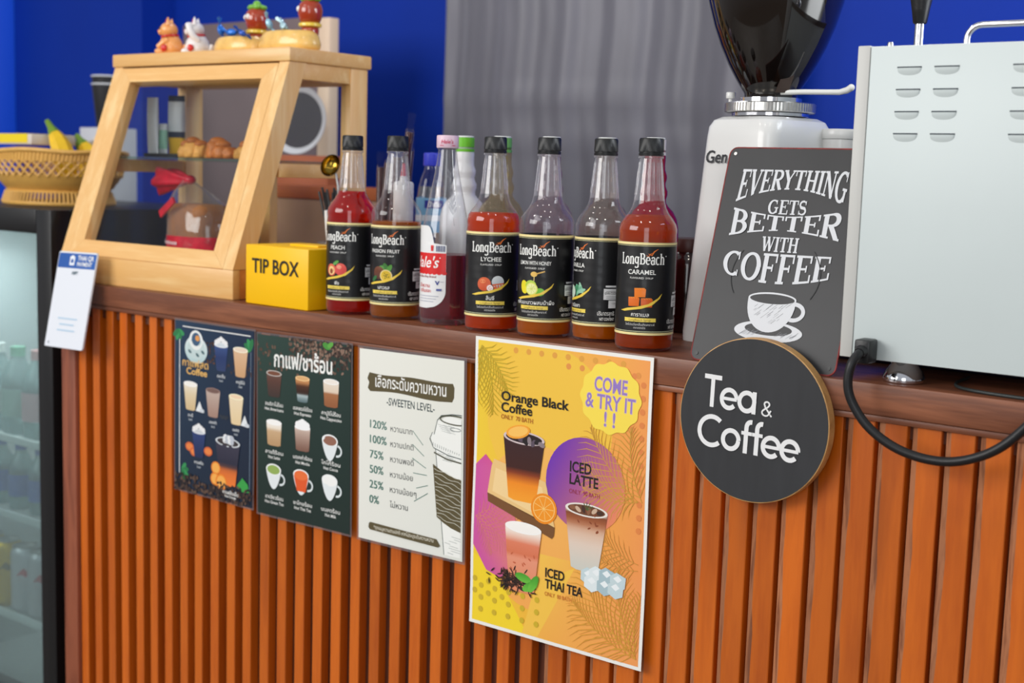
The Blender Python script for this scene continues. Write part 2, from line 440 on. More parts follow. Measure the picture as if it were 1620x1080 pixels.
class Art(MB):
    """prims in sheet metres, u to the right and v down, mapped onto the sheet by f(u, v, height)"""

    def __init__(s, f, step=.00004, maxe=None, clip=None): super().__init__(); s.fn = f; s.l = 1; s.step = step; s.maxe = maxe; s.clip = clip

    def put(s, pts, faces, cols, l=None):
        if l is None: s.l += 1; l = s.l
        n = len(s.v)
        if s.clip:
            q = s.clip; pts = [(min(max(a, q[0]), q[2]), min(max(b, q[1]), q[3])) for a, b in pts]
        if s.maxe and len(faces) < 200:
            bm = bmesh.new(); cl = bm.verts.layers.float_color.new('c'); bv = []
            for i, (a, b) in enumerate(pts):
                v = bm.verts.new((a, b, 0)); c = cols[i] if isinstance(cols, list) else cols; v[cl] = (*c, 1); bv.append(v)
            for f in faces:
                try: bm.faces.new([bv[i] for i in f])
                except ValueError: pass
            if any(e.calc_length() > s.maxe for e in bm.edges) or any(len(f.verts) > 4 for f in bm.faces):
                bmesh.ops.triangulate(bm, faces=[f for f in bm.faces if len(f.verts) > 4])
                for _ in range(6):
                    el = [e for e in bm.edges if e.calc_length() > s.maxe]
                    if not el: break
                    bmesh.ops.subdivide_edges(bm, edges=el, cuts=1, use_grid_fill=True); bmesh.ops.triangulate(bm, faces=[f for f in bm.faces if len(f.verts) > 4])
                bm.verts.index_update()
                pts = [(v.co.x, v.co.y) for v in bm.verts]; cols = [tuple(v[cl])[:3] for v in bm.verts]; faces = [[v.index for v in f.verts] for f in bm.faces]
            bm.free()
        for i, (a, b) in enumerate(pts):
            s.v.append(Vector(s.fn(a, b, l * s.step))); s.c.append(lin(cols[i] if isinstance(cols, list) else cols))
        for f in faces: s.f.append([n + i for i in f]); s.m.append(0)

    def poly(s, pts, col, l=None): s.put(pts, [list(range(len(pts)))], col, l)

    def grid(s, u0, v0, u1, v1, c00, c10=None, c01=None, c11=None, nu=8, nv=8, l=None):
        c10 = c10 or c00; c01 = c01 or c00; c11 = c11 or c10
        pts = []; cs = []
        for j in range(nv + 1):
            for i in range(nu + 1):
                a, b = i / nu, j / nv; pts.append((u0 + (u1 - u0) * a, v0 + (v1 - v0) * b))
                cs.append(tuple((c00[k] * (1 - a) + c10[k] * a) * (1 - b) + (c01[k] * (1 - a) + c11[k] * a) * b for k in range(3)))
        s.put(pts, [(j * (nu + 1) + i, j * (nu + 1) + i + 1, (j + 1) * (nu + 1) + i + 1, (j + 1) * (nu + 1) + i) for j in range(nv) for i in range(nu)], cs, l)

    def ell(s, cx, cy, rx, ry, col, col2=None, n=26, rot=0, l=None, fun=None):
        c, q = math.cos(R(rot)), math.sin(R(rot)); pts = [(cx, cy)]
        for i in range(n):
            a = 2 * math.pi * i / n; k = fun(a) if fun else 1
            x, y = rx * k * math.cos(a), ry * k * math.sin(a); pts.append((cx + c * x - q * y, cy + q * x + c * y))
        cs = col
        if col2:
            m = max(ry, 1e-9); cs = [tuple(col[k] + (col2[k] - col[k]) * min(1, max(0, (p[1] - cy + m) / (2 * m))) for k in range(3)) for p in pts]
        s.put(pts, [(0, 1 + i, 1 + (i + 1) % n) for i in range(n)], cs, l)

    def line(s, pts, w, col, l=None):
        if l is None: s.l += 1; l = s.l
        for k, q in enumerate(ribbon(pts, w, 9)): s.put(list(q), [(0, 1, 2, 3)], col, l + .35 * (k % 2))

    def text(s, t, u, v, size, col, bold=0, align='L', w=None, shear=0, rot=0, l=None):
        vs, fs, x0, x1 = text_geo(t, bold)
        if x1 <= x0: return
        sx = w / (x1 - x0) if w else size
        off = {'L': -x0, 'C': -(x0 + x1) / 2, 'R': -x1}[align]
        c, q = math.cos(R(rot)), math.sin(R(rot)); P = []
        for x, y in vs:
            a = (x + off) * sx + shear * y * size; b = -y * size
            P.append((u + c * a - q * b, v + q * a + c * b))
        s.put(P, fs, col, l)

    def glyphs(s, defs, t, u, v, h, col, w=None, track=0, warp=None, l=None, shear=0):
        """baseline (u, v), cap height h"""
        if l is None: s.l += 1; l = s.l
        tot = sum(defs[c][0] + track for c in t) - track; sx = (w / tot) if w else h
        x = 0
        for c in t:
            for k, q in enumerate(defs[c][1]):
                P = []
                for a, b in q:
                    p, y = (x + a) / tot, b
                    if warp: p, y = warp(p, y)
                    P.append((u + p * tot * sx + shear * y * h, v - y * h))
                s.put(P, [(0, 1, 2, 3)], col, l + .3 * k)
            x += defs[c][0] + track

    def cup(s, cx, v0, v1, w0, w1, stops, top=None, l=None, n=12, rim=None):
        """a glass in side view: stops [(t, colour)] from top to bottom"""
        pts = []; cs = []
        for i in range(n + 1):
            t = i / n
            for k in range(len(stops) - 1):
                if stops[k][0] <= t <= stops[k + 1][0] + 1e-9:
                    q = (t - stops[k][0]) / max(1e-6, stops[k + 1][0] - stops[k][0]); col = tuple(stops[k][1][j] * (1 - q) + stops[k + 1][1][j] * q for j in range(3)); break
            w = w0 + (w1 - w0) * t; v = v0 + (v1 - v0) * t
            for a in (-.5, -.3, 0, .3, .5):
                pts.append((cx + a * w, v + (.06 * w if abs(a) < .4 and i in (0, n) else 0))); cs.append(col)
        s.put(pts, [(5 * i + k, 5 * i + k + 1, 5 * i + 6 + k, 5 * i + 5 + k) for i in range(n) for k in range(4)], cs, l)
        if top: s.ell(cx, v0, w0 / 2, w0 * .13, rim or tuple(min(255, c + 40) for c in top)); s.ell(cx, v0, w0 * .44, w0 * .10, top)

    def frond(s, u, v, ang, L, col, n=11, spread=1.0, w=.0009):
        """palm leaf: a bent spine with leaflets"""
        sp_ = [(u + L * t * math.cos(R(ang + 18 * t)), v + L * t * math.sin(R(ang + 18 * t))) for t in [i / 8 for i in range(9)]]
        s.line(sp_, w * 1.2, col); l = s.l
        for i in range(1, n):
            t = i / n; a = ang + 18 * t; p = (u + L * t * math.cos(R(a)), v + L * t * math.sin(R(a)))
            for sg in (-1, 1):
                b = a + sg * (50 - 22 * t); q = L * .42 * math.sin(math.pi * (.16 + .8 * t)) * spread
                s.line([p, (p[0] + q * .6 * math.cos(R(b)), p[1] + q * .6 * math.sin(R(b))), (p[0] + q * math.cos(R(b + sg * 9)), p[1] + q * math.sin(R(b + sg * 9)))], [w * 1.3, w * 1.4, w * .3], col, l)

    def beans(s, u0, v0, u1, v1, n, cols, r=.0028, seed=1, dens=None):
        g = random.Random(seed); s.l += 8; b = s.l
        for i in range(n):
            a, c = g.random(), g.random()
            if dens and g.random() > dens(a, c): continue
            s.ell(u0 + (u1 - u0) * a, v0 + (v1 - v0) * c, r * g.uniform(.8, 1.2), r * .66, g.choice(cols), n=8, rot=g.uniform(0, 180), l=b - (i % 7))


def sheet(name, u, w, h, z, rot, mapper, label, cat, bend=None, y=-.002, film=0, paper=(236, 236, 230), mt=None, group=None):
    """a poster hung by its top left corner at (u, y, CT + z); returns root, the mapper for prints"""
    c, q = math.cos(rot), math.sin(rot)

    def f(a, b, hh):
        k = bend(a / w, b / h) if bend else 0
        return (c * a + q * b, -hh - k, q * a - c * b)
    def slab(e, t0, t1, nu=24, nv=34):
        mb = MB(); vs = []
        for t in (t0, t1):
            for j in range(nv + 1):
                for i in range(nu + 1): vs.append(f(-e + (w + 2 * e) * i / nu, -e + (h + 2 * e) * j / nv, t))
        N = (nu + 1) * (nv + 1); fs = []
        for j in range(nv):
            for i in range(nu):
                k = j * (nu + 1) + i; fs += [(k, k + 1, k + nu + 2, k + nu + 1), (N + k, N + k + nu + 1, N + k + nu + 2, N + k + 1)]
        edge = [i for i in range(nu)] + [nu + j * (nu + 1) for j in range(nv)] + [N - 1 - i for i in range(nu)] + [(nv - j) * (nu + 1) for j in range(nv)]
        for i in range(len(edge)):
            a, b = edge[i], edge[(i + 1) % len(edge)]; fs.append((a, a + N, b + N, b))
        return mb.add(vs, fs)
    root = slab(0, 0, -.0006).build(name, mt or mat(name + ' paper', paper, .5), loc=(u, y, CT + z)); tag(root, label, cat, group)
    if film: slab(film, -.0006, -.0011).build('laminate_film', M_FILM, root)
    return root, f

# ------------------------------------------------------------------ room shell
struct(MB().box((-3.4, -2.2, -.1), (1.9, 1.4, 0)).build('floor', M_FLOOR))
mb = MB().box((-3.4, 1.2, 0), (1.9, 1.3, 2.7)); wb = struct(mb.build('wall_back', M_WALL))
mb = MB().box((-2.93, 1.08, 0), (-2.24, 1.2, 2.7)); struct(mb.build('wall_left', M_WALL))
mb = MB().box((-3.10, .98, 0), (-2.935, 1.2, 2.7), bev=.004); struct(mb.build('trim_1', mat('blue paint with lit tone', (14, 84, 226), .45)))  # pilaster's light-facing brightness is put into this paler blue
mb = MB().box((-3.22, 1.12, 0), (-3.19, 1.2, 2.7), bev=.012); struct(mb.build('trim_2', mat('pale blue pipe paint', (60, 110, 220), .4)))

# curtain: soft vertical folds with a sheen
M_CURT = mat('grey satin curtain', (96, 95, 105), .42, sheen=.5, noise=.16, nscale=7, bump=.15, bscale=30, stretch=(1, 1, .35))
mb = MB(); nu, nv = 160, 60; vs = []
for j in range(nv + 1):
    for i in range(nu + 1):
        a, b = i / nu, j / nv; x = -1.065 + .95 * a; z = .9 + 1.6 * b
        fold = .020 * math.sin(a * 13 + 1.6 * math.sin(a * 5 + .5)) + .006 * math.sin(a * 41 + 1 + .6 * math.sin(b * 9)) + .0022 * math.sin(a * 97 + b * 7 + math.sin(b * 23))
        crease = .004 * math.exp(-((z - 1.47 + .03 * a) / .012) ** 2) + .003 * math.exp(-((z - 1.35) / .01) ** 2)
        vs.append((x, 1.12 + fold * (.5 + .5 * b) - crease, z))
mb.add(vs, [(j * (nu + 1) + i, j * (nu + 1) + i + 1, (j + 1) * (nu + 1) + i + 1, (j + 1) * (nu + 1) + i) for j in range(nv) for i in range(nu)])
cu = mb.build('curtain', M_CURT, smooth=80, fix=False)
sm = cu.modifiers.new('cloth thickness', 'SOLIDIFY'); sm.thickness = .003
tag(cu, 'grey satin curtain hanging on the blue wall behind the syrup bottles', 'curtain')

# back workbench on which the things behind the counter stand
t = thing('workbench', 'dark workbench along the blue wall behind the counter', 'workbench', (-1.0, .9, 0))
MB().box((-1.5, -.35, .88), (1.6, .17, .92), bev=.004).build('worktop', mat('dark laminate', (46, 42, 48), .45), t)
MB().box((-1.46, -.3, 0), (1.56, .15, .88)).build('body', M_MATTBLACK, t)

# ------------------------------------------------------------------ slatted bar counter
bar = thing('bar_counter', 'slatted orange-brown wooden bar counter with a dark brown top board', 'counter', (0, 0, 0))
MB().box((-1.032, .0, CT - .037), (1.25, .5, CT), bev=.0025).box((-1.032, .0025, CT - .045), (1.25, .03, CT - .0372), bev=.002).build('counter_top', M_FASCIA, bar)
mb = MB(); x = -.9845; i = 0
while x < 1.22:
    wide = x > .09
    w = (.0338 if wide else .0222) + rnd.uniform(-.0008, .0008); c = (.0078 if wide else .0016)     # rough sawn left edge, smooth face
    y0 = rnd.uniform(.0065, .009); yb = .0245; n = 26; vs = []; fs = []; ms = []
    dz = CT - .0455 - .06; ph = rnd.uniform(0, 9)
    for k in range(n + 1):
        z = .06 + dz * k / n; q = c + (.0011 * math.sin(k * .9 + ph) + .0008 * math.sin(k * 2.3 + ph * 2) if wide else 0)
        vs += [(x, y0 + (.0032 if wide else .0016), z), (x + q, y0, z), (x + w - .001, y0, z), (x + w, y0 + .001, z), (x + w, yb, z), (x, yb, z)]
    for k in range(n):
        for j in range(6): fs.append((6 * k + j, 6 * k + (j + 1) % 6, 6 * k + 6 + (j + 1) % 6, 6 * k + 6 + j)); ms.append(1 if (j == 0 and wide) else 0)
    fs += [list(range(6)), [6 * n + j for j in range(6)]]; ms += [0, 0]
    mb.add(vs, fs); mb.m[-len(ms):] = ms
    x += .0392 if wide else .0428; i += 1
mb.build('slats', [M_SLAT, M_BACKING], bar, smooth=25)
mb = MB().box((-1.0, .0250, .04), (1.25, .05, CT - .046)); mb.box((-1.0, .016, CT - .062), (1.25, .0249, CT - .046))
mb.build('backing_board', wood('dark backing board', (74, 34, 16), (96, 48, 24), (50, 24, 14), (40, 40, 4), .7), bar)
MB().box((-1.031, .0, 0), (-.987, .05, CT - .0455), bev=.002).build('end_trim', M_TRIM, bar)
for x0 in (-1.03, 1.22): MB().box((x0, .06, 0), (x0 + .03, .49, CT - .038)).build('end_panel', M_TRIM, bar)
MB().box((-.985, .02, 0), (1.25, .05, .058)).build('plinth', M_TRIM, bar)

# ------------------------------------------------------------------ posters
WHT = (244, 244, 240); CREAM = (238, 226, 200)


def coffee_menu():
    W, H = .204, .299
    o, f = sheet('drinks_menu', -.682, W, H, -.0428, -.004, None, 'narrow navy iced coffee menu, leftmost of the four sheets on the counter front', 'poster',
                 bend=lambda a, b: .0008 * math.sin(5 * a + 2 * b), film=.0032, mt=M_LAM if False else None, paper=(20, 40, 66))
    A = Art(f, .00001, .02); A.l = 6; NAVY = (18, 42, 70)
    A.grid(0, 0, W, H, (26, 56, 84), (16, 38, 66), (20, 40, 62), (14, 30, 50))
    U = lambda a: a * W
    V = lambda b: b * H
    A.line([(U(.06), V(.9)), (U(.06), V(.055))], .0017, WHT); A.line([(U(.1), V(.03)), (U(.96), V(.03))], .0017, WHT); A.line([(U(.965), V(.12)), (U(.965), V(.9))], .0012, (120, 140, 160))
    for cx, cy, a0 in ((.04, .06, 20), (.96, .10, 160), (.1, .885, 300)):
        for k in range(4): A.ell(U(cx) + .007 * math.cos(R(a0 + k * 42)), V(cy) + .007 * math.sin(R(a0 + k * 42)), .0105, .0048, ((52, 150, 86), (38, 120, 70))[k % 2], rot=a0 + k * 42)
    A.beans(U(.4), V(.10), U(.56), V(.22), 26, [(70, 44, 34), (96, 62, 46), (54, 36, 32)], seed=5)
    A.beans(U(.6), V(.18), U(.98), V(.26), 26, [(50, 42, 52), (70, 54, 56)], seed=6)
    # teapot seen from above on a saucer
    A.ell(U(.28), V(.155), .030, .024, (226, 236, 236), (180, 206, 208)); A.ell(U(.28), V(.15), .023, .018, (198, 216, 216)); A.ell(U(.28), V(.10), .018, .017, (236, 240, 238)); A.ell(U(.28), V(.095), .0115, .0115, (60, 92, 124)); A.ell(U(.30), V(.088), .006, .005, (226, 156, 86))
    for q in ((.2, .17), (.3, .185), (.37, .165)): A.ell(U(q[0]), V(q[1]), .005, .0025, (80, 110, 116), rot=30)
    A.text('กาแฟสด', U(.27), V(.258), .0175, (236, 186, 104), .012, 'C', w=U(.34)); A.text('Coffee', U(.29), V(.303), .0165, (236, 186, 104), .02, 'C', w=U(.27))

    def ice(cx, v0, h, w, st, top, cap, cream=False):
        A.cup(U(cx), V(v0), V(v0 + h), U(w), U(w * .66), st, top)
        if cream:
            for k in range(5): A.ell(U(cx) + U(w) * .17 * (k - 2), V(v0) - .004 - .003 * (2 - abs(k - 2)), .0048, .0045, (240, 240, 240))
        if cap: A.text(cap, U(cx), V(v0 + h + .042), .0072, (232, 236, 238), .01, 'C'); A.text('Iced', U(cx), V(v0 + h + .065), .0055, (200, 208, 214), .01, 'C')
    ice(.60, .105, .145, .17, [(0, (60, 86, 140)), (.5, (34, 54, 104)), (1, (44, 62, 104))], (212, 220, 226), 'เอสเย็น', True)
    ice(.84, .115, .15, .18, [(0, (224, 186, 150)), (1, (206, 160, 116))], (236, 214, 190), 'คาปูชิโน่')
    ice(.21, .36, .15, .18, [(0, (238, 230, 214)), (.4, (226, 206, 170)), (1, (214, 186, 140))], (248, 244, 236), 'ลาเต้')
    ice(.50, .375, .15, .18, [(0, (196, 176, 164)), (1, (166, 132, 118))], (120, 92, 84), 'มอคค่า')
    ice(.79, .385, .155, .18, [(0, (240, 220, 186)), (1, (232, 206, 160))], (244, 214, 178), 'นมสด')
    for cx, cy in ((.33, .50), (.90, .53)):
        A.poly([(U(cx), V(cy - .05)), (U(cx + .04), V(cy)), (U(cx + .06), V(cy + .015)), (U(cx - .05), V(cy + .012))], (232, 236, 238)); A.ell(U(cx + .03), V(cy + .005), .006, .0035, (210, 216, 222))
    for k in range(5): A.ell(U(.60 + .02 * k), V(.512 + .008 * (k % 2)), .004, .0026, (44, 52, 64))
    for q in ((.20, .73), (.44, .735), (.26, .755)): A.ell(U(q[0]), V(q[1]), .011, .008, (218, 106, 58)); A.ell(U(q[0]), V(q[1]), .008, .005, (236, 136, 70))
    ice(.32, .63, .15, .17, [(0, (44, 66, 120)), (1, (30, 44, 84))], (206, 210, 214), 'กาแฟส้ม', True)
    A.cup(U(.69), V(.655), V(.90), U(.31), U(.20), [(0, (60, 58, 76)), (.55, (40, 40, 60)), (.68, (220, 110, 46)), (1, (242, 128, 52))], (58, 50, 52), rim=(222, 228, 232))
    for k in range(8): A.ell(U(.69) + .006 * (k % 4 - 1.5) + .002, V(.648) - .0055 * (k // 4), .0062, .0048, ((236, 238, 240), (190, 196, 206))[k % 2], rot=k * 30)
    for q in ((.54, .82, .012), (.53, .885, .012), (.61, .895, .015)): A.ell(U(q[0]), V(q[1]), q[2], q[2] * .95, (240, 134, 40)); A.ell(U(q[0]), V(q[1]), q[2] * .78, q[2] * .74, (250, 178, 84))
    A.poly([(U(.80), V(.90)), (U(.88), V(.84)), (U(.95), V(.87)), (U(.97), V(.915)), (U(.88), V(.92))], (56, 160, 72))
    A.beans(0, V(.90), W, V(1), 330, [(46, 36, 38), (74, 54, 46), (98, 76, 64), (30, 26, 32)], r=.0036, seed=9, dens=lambda a, b: .45 + .6 * b)
    A.text('กาแฟส้มเย็น', U(.73), V(.955), .0085, WHT, .012, 'C'); A.text('Iced Orange', U(.73), V(.974), .006, WHT, .01, 'C')
    A.build('print', M_LAM, o, color=True, smooth=0, fix=False)


def hot_menu():
    W, H = .215, .299
    o, f = sheet('drinks_menu', -.4665, W, H, -.0462, .013, None, 'dark green hot drinks menu with nine cups between the navy menu and the cream sheet', 'poster',
                 bend=lambda a, b: .0007 * math.sin(6 * a + b), film=.0035, paper=(24, 44, 40), y=-.0036)
    A = Art(f, .00001, .02); A.l = 6; U = lambda a: a * W
    V = lambda b: b * H
    A.grid(0, 0, W, H, (40, 66, 58), (32, 54, 48), (18, 40, 36), (18, 40, 36))
    A.beans(U(.36), 0, W, V(.17), 640, [(66, 48, 40), (108, 82, 68), (140, 112, 96), (48, 36, 32)], r=.0032, seed=3, dens=lambda a, b: 1.25 - abs(a - .62) * .8 - b * 1.05)
    A.beans(0, V(.05), U(.5), V(.2), 46, [(84, 62, 50), (110, 84, 68)], r=.003, seed=4)
    A.ell(U(.75), V(.02), .009, .005, (74, 150, 60), rot=20); A.ell(U(.79), V(.012), .007, .004, (96, 170, 70), rot=-30)
    A.text('กาแฟ/ชาร้อน', U(.50), V(.165), .035, WHT, .022, 'C', w=U(.62))
    cap = [('อเมริกาโน่ร้อน', 'Hot Americano'), ('เอสเพรสโซ่ร้อน', 'Hot Espresso'), ('คาปูชิโน่ร้อน', 'Hot Cappuccino'), ('ลาเต้ร้อน', 'Hot Latte'), ('มอคค่าร้อน', 'Hot Mocha'), ('โกโก้ร้อน', 'Hot Cocoa'), ('ชาเขียวร้อน', 'Hot Green Tea'), ('ชาไทยร้อน', 'Hot Thai Tea'), ('นมสดร้อน', 'Hot Milk')]
    X = [.19, .50, .80]; Y = [.385, .652, .905]
    for k, (a, b) in enumerate(cap):
        A.text(a, U(X[k % 3]), V(Y[k // 3]), .0085, WHT, .008, 'C', w=U(.20)); A.text(b, U(X[k % 3]), V(Y[k // 3] + .027), .0072, WHT, .012, 'C')
    A.cup(U(.19), V(.205), V(.33), U(.17), U(.13), [(0, (110, 84, 74)), (.3, (92, 58, 48)), (1, (62, 48, 44))], (120, 74, 54), rim=(214, 210, 204))
    A.cup(U(.50), V(.21), V(.335), U(.15), U(.105), [(0, (206, 150, 96)), (.2, (190, 130, 80)), (.32, (80, 44, 26)), (.66, (46, 26, 18)), (.7, (190, 204, 206)), (1, (90, 112, 116))], (222, 174, 118))
    A.cup(U(.80), V(.205), V(.335), U(.165), U(.14), [(0, (236, 224, 208)), (.42, (228, 208, 186)), (.5, (170, 112, 72)), (1, (150, 92, 56))], (244, 236, 226))
    A.cup(U(.19), V(.475), V(.60), U(.17), U(.145), [(0, (248, 244, 238)), (.25, (240, 228, 210)), (.4, (206, 172, 132)), (1, (188, 150, 108))], (252, 250, 246))
    A.cup(U(.50), V(.475), V(.60), U(.165), U(.14), [(0, (240, 234, 230)), (.15, (200, 176, 162)), (1, (128, 92, 78))], (250, 250, 250))
    for k in range(5): A.ell(U(.50) + .0052 * (k - 2), V(.468) - .0022 * (2 - abs(k - 2)) - .002, .0062, .0052, (250, 250, 250))

    def mug(cx, cy, tea, full=False):
        for sg in range(1): A.line(arc(U(cx) + .016, V(cy) + .004, .010, .0085, -80, 100, 12), .0034, (226, 234, 236))
        A.poly([(U(cx) - .018, V(cy) - .011), (U(cx) + .018, V(cy) - .011)] + [(U(cx) + .018 * math.cos(R(a)) * (1 - .25 * math.sin(R(a))), V(cy) - .011 + .033 * math.sin(R(a))) for a in range(10, 180, 12)], (232, 238, 240))
        A.ell(U(cx), V(cy) - .011, .018, .0095, (246, 248, 248)); A.ell(U(cx), V(cy) - .0105, .0152, .0076, tea)
    mug(.79, .555, (150, 104, 86)); mug(.185, .775, (150, 178, 92)); mug(.485, .775, (232, 96, 44)); mug(.79, .77, (248, 248, 246))
    A.poly([(U(.485) - .0165, V(.775) - .009), (U(.485) + .0165, V(.775) - .009), (U(.485) + .0105, V(.775) + .016), (U(.485) - .0095, V(.775) + .016)], (230, 92, 40)); A.ell(U(.485), V(.775) - .0105, .0155, .0078, (240, 116, 58))
    A.build('print', M_LAM, o, color=True, smooth=0, fix=False)


def sweet_sheet():
    W, H = .210, .297
    o, f = sheet('sweetness_chart', -.2331, W, H, -.0455, .016, None, 'cream sweetness chart with a big brown-sleeved cup drawn at its right edge', 'poster',
                 bend=lambda a, b: .0012 * math.sin(3.2 * a + 1) * b, film=.0042, paper=(236, 236, 226), y=-.0024)
    A = Art(f, .00001, .02); A.l = 6; U = lambda a: a * W
    V = lambda b: b * H
    BR = (92, 82, 54); TL = (34, 104, 92); INK = (38, 60, 62); PAP = (234, 234, 224)
    A.grid(0, 0, W, H, (238, 238, 229), (234, 234, 224), (236, 236, 228), (230, 232, 224))
    top = [(U(.10 + .80 * t), V(.118 + .004 * math.sin(9 * t) + .012 * t * (1 - t))) for t in [i / 20 for i in range(21)]]
    bot = [(U(.895 - .785 * t), V(.212 + .006 * math.sin(7 * t))) for t in [i / 20 for i in range(21)]]
    A.poly(top[:1] + top + [(U(.915), V(.14)), (U(.912), V(.19))] + bot + [(U(.085), V(.2)), (U(.098), V(.17)), (U(.08), V(.15))], BR)
    A.text('เลือกระดับความหวาน', U(.50), V(.188), .025, WHT, .012, 'C', w=U(.68)); A.text('-SWEETEN LEVEL-', U(.505), V(.275), .0165, INK, .012, 'C', w=U(.46))
    rows = [('120%', 'หวานมาก'), ('100%', 'หวานปกติ'), ('75%', 'หวานพอดี'), ('50%', 'หวานน้อย'), ('25%', 'หวานน้อยๆ'), ('0%', 'ไม่หวาน')]
    lines = [((.53, .385), (.63, .45)), ((.53, .455), (.64, .505)), ((.53, .525), (.66, .565)), ((.54, .60), (.67, .60)), ((.57, .675), (.68, .65)), ((.55, .745), (.68, .69))]
    for k, (a, b) in enumerate(rows):
        v = .405 + .079 * k
        [A.text(a, U(.11) + q, V(v), .0178, TL, 0, 'L') for q in (0, .00035, .0007)]; A.text(b, U(.315), V(v + .002), .0125, (70, 74, 74), .004, 'L')
        p, q = lines[k]; A.line([(U(p[0]), V(p[1])), (U(q[0]), V(q[1]))], .0010, TL)
    # the paper cup, cut off by the right edge of the sheet
    E_ = U(.985)
    def clip(pts): return [(min(x, E_), y) for x, y in pts]
    A.poly(clip([(U(.745), V(.44)), (E_, V(.46)), (E_, V(.985)), (U(.83), V(.985))]), (246, 247, 242))
    A.line([(U(.745), V(.44)), (U(.835), V(.985))], .0012, INK)
    g = random.Random(2)
    for k in range(15):
        v = .47 + .006 * k if k < 7 else .885 + .012 * (k - 7); x = U(.76 + (v - .44) * .16 + g.uniform(0, .1)); A.line([(x, V(v)), (min(E_, x + U(g.uniform(.05, .14))), V(v + .004))], .0006, (150, 156, 152))
    sl = [(U(.725), V(.535))] + [(U(.725 + .26 * t), V(.535 + .055 * t + .012 * math.sin(3 * t))) for t in (.3, .6, 1)]
    A.poly(clip(sl + [(E_, V(.855))] + [(U(.765 + .22 * t), V(.80 + .055 * t + .01 * math.sin(3 * t))) for t in (1, .6, .3, 0)]), BR)
    for k in range(12):
        t0 = .555 + .0215 * k; xs = [.735 + .13 * (t0 - .535) + .25 * t / 8 for t in range(9)]
        A.line(clip([(U(x), V(t0 + .035 * (x - .73) / .25 + .005 * math.sin(k * 2.1 + i * 1.3))) for i, x in enumerate(xs)]), .0007, (226, 226, 212))
    A.poly(clip([(U(.70), V(.40)), (U(.72), V(.375)), (E_, V(.425)), (E_, V(.482)), (U(.73), V(.452))]), (246, 247, 242)); A.line(clip([(U(.72), V(.375)), (U(.695), V(.41)), (U(.73), V(.452)), (U(.86), V(.478)), (E_, V(.487))]), .0012, INK)
    for k in range(14): x = .725 + .02 * k; A.line(clip([(U(x), V(.445 + .1 * (x - .72))), (U(x), V(.425 + .15 * (x - .72)))]), .0007, INK) if x < .98 else None
    A.line(clip([(U(.735), V(.475)), (U(.86), V(.50)), (E_, V(.507))]), .0022, (84, 84, 66))
    A.poly(clip([(U(.735), V(.385)), (U(.765), V(.31)), (E_, V(.29)), (E_, V(.425))]), (246, 247, 242)); A.line([(U(.735), V(.385)), (U(.765), V(.31)), (U(.80), V(.285)), (U(.9), V(.272)), (E_, V(.27))], .0012, INK)
    A.ell(U(.90), V(.305), U(.085), V(.022), (246, 247, 242)); A.line(clip(arc(U(.93), V(.30), U(.14), V(.022), 60, 300, 18)), .0020, (84, 84, 66)); A.line(clip(arc(U(.93), V(.345), U(.05), V(.008), 0, 360, 14)), .0008, INK)
    for k in range(9): A.line(clip([(U(.77 + .012 * k), V(.33 + .01 * (k % 4))), (U(.86 + .01 * k), V(.338 + .01 * (k % 4)))]), .0005, (150, 156, 152))
    A.poly([(U(.11), V(.91)), (U(.125), V(.902))] + [(U(.125 + .64 * t), V(.902 + .012 * t)) for t in (.3, .6, 1)] + [(U(.80), V(.945)), (U(.78), V(.955)), (U(.12), V(.942)), (U(.105), V(.93))], BR)
    A.text('*ทุกเมนูหวานตามปกติ หากไม่ระบุระดับความหวาน', U(.45), V(.934), .008, (236, 232, 216), .004, 'C', w=U(.58))
    A.build('print', M_LAM, o, color=True, smooth=0, fix=False)


